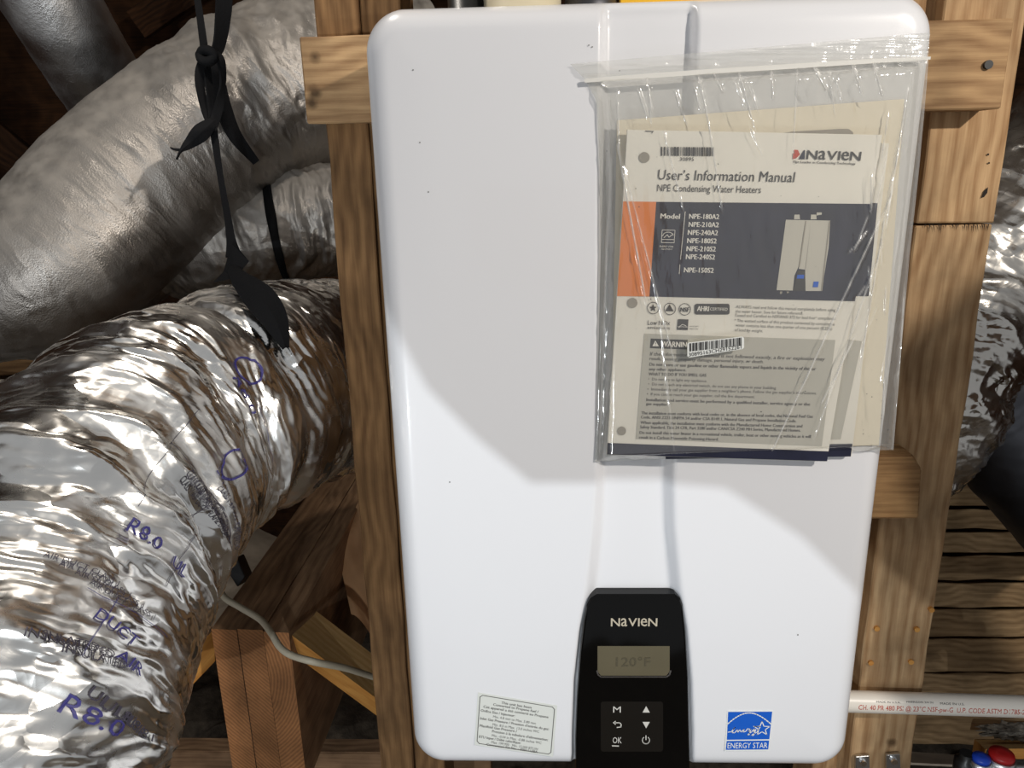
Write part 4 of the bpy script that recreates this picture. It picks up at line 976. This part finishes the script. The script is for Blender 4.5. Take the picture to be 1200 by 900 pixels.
for j in range(NV+1):
    for i in range(NU+1):
        u, v = i/NU, j/NV; px, py = bagpx(u, v)
        if v > .985: py += 1.5*noise.noise(V((px*.05, 0, 0)))*2
        e = min(sm(u/.06), sm((1-u)/.05), sm((1-v)/.03)); e2 = sm(min(u, 1-u)/.12)
        Y = -.0022-(.0125*e)*sm((v+.03)/.12) - .0030*crease(px, py)
        Y -= .0012*noise.noise(V((px*.022, py*.006, 1)))*e2+.0006*noise.noise(V((px*.09, py*.025, 5)))
        if px > 1000: Y -= .0012*abs(noise.noise(V((px*.07, py*.03, 8))))
        vs.append(U(px, py, min(Y, -.0012)-(.0005 if e > .5 else 0))); glint_w.append(min(1, max(0, crease(px+.8, py, .95)*.9)))
for j in range(NV):
    for i in range(NU): k = j*(NU+1)+i; fs.append((k, k+NU+1, k+NU+2, k+1))
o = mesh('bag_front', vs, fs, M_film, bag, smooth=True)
al = o.data.attributes.new('crease', 'FLOAT', 'POINT'); al.data.foreach_set('value', glint_w)  # white painted along the folds in place of gloss highlights
# back sheet, nearly flat on the enamel
vs = []; fs = []
for j in range(21):
    for i in range(21):
        px, py = bagpx(i/20, j/20); vs.append(U(px, py, -.0013))
for j in range(20):
    for i in range(20): k = j*21+i; fs.append((k, k+21, k+22, k+1))
mesh('bag_back', vs, fs, M_film2, bag)
# header above the zip
vs = []; fs = []
for j in range(31):
    for i in range(121):
        u, v = i/120, j/30
        a = (668+(687-668)*v, 75+(94-75)*v); b = (1090-2*v, 38+(69-38)*v)
        px, py = a[0]*(1-u)+b[0]*u, a[1]*(1-u)+b[1]*u
        Y = -.0022-.0016*(1-abs(noise.noise(V((px*.012, py*.16, 3))))*2)-.0008*noise.noise(V((px*.05, py*.08, 4)))-.001*v-(.002*sm((px-980)/60)*abs(noise.noise(V((px*.04, py*.12, 2)))))
        vs.append(U(px, py, Y))
for j in range(30):
    for i in range(120): k = j*121+i; fs.append((k, k+121, k+122, k+1))
mesh('bag_header', vs, fs, M_film2, bag, smooth=True)
ribbon('zip_strip', [(U(685, 94.5, -.005), .0030), (U(800, 86, -.0055), .0036), (U(900, 79.5, -.0055), .0036), (U(1000, 73, -.0055), .0034), (U(1090, 68, -.005), .002)], M_zip, bag, th=.0008, n=60)
# bar code sticker on the bag
bs = prism('barcode_sticker', [U(x, y, -.0205) for x, y in [(807, 401.5), (870, 394.5), (872, 396), (872, 407), (870.5, 409), (808, 419), (805.5, 417.5), (805.5, 403)]], (0, .0003, 0), M_sticker, bag, 0)
pr = Print(); bars(pr, (808, 402.5), (869, 395.5), 9.5, -.0208, 90, 11); pr.text('30895163CH29152261', (807.5, 418), (869, 408.5), 4.6, -.0208); pr.build('barcode_print', M_ink, bs)
# dirt specks in and on the bag
pr = Print(); rd = random.Random(4)
for k in range(45):
    x, y = rd.uniform(735, 960), rd.uniform(160, 520); r = rd.uniform(.3, .9); pr.poly([U(*q, YM-.0012) for q in ell(x, y, r, r*.8, 6)])
for k in range(14):
    x, y = rd.uniform(1010, 1045), rd.uniform(360, 520); r = rd.uniform(.4, .8); pr.poly([U(*q, -.0165) for q in ell(x, y, r, r*.8, 6)])
o = pr.build('dirt_specks', M_ink, bag); o['kind'] = 'stuff'

# ------------------------------------------------------------ unseen blockers added behind the camera, cut to shape the shade
def shade_board(Lp, edge_px, far_px, Yt, frac, name, lab):
    pts = [U(x, y, Yt) for x, y in edge_px+far_px]
    q = [Lp.lerp(p, frac) for p in pts]
    d = (sum(q, V((0, 0, 0)))/len(q)-Lp).normalized()
    o = prism(name, q, d*.012, M_wood, None, 0); return tag(o, lab, 'sheathing')
shade_board(LB, [(430, 330), (500, 455), (560, 515), (622, 566), (780, 566), (850, 572), (940, 630), (1035, 725), (1120, 800)], [(1250, 780), (1250, -60), (430, -60)], 0, .42, 'shade_blocker', 'unseen board added behind the viewer to shade the upper heater')
shade_board(LA, [(1010, 430), (1066, 394), (1165, 306), (1260, 240)], [(1700, 300), (1700, 1300), (1040, 1300)], yS, .52, 'shade_blocker', 'second unseen board added at the right to shade the lower right upright')
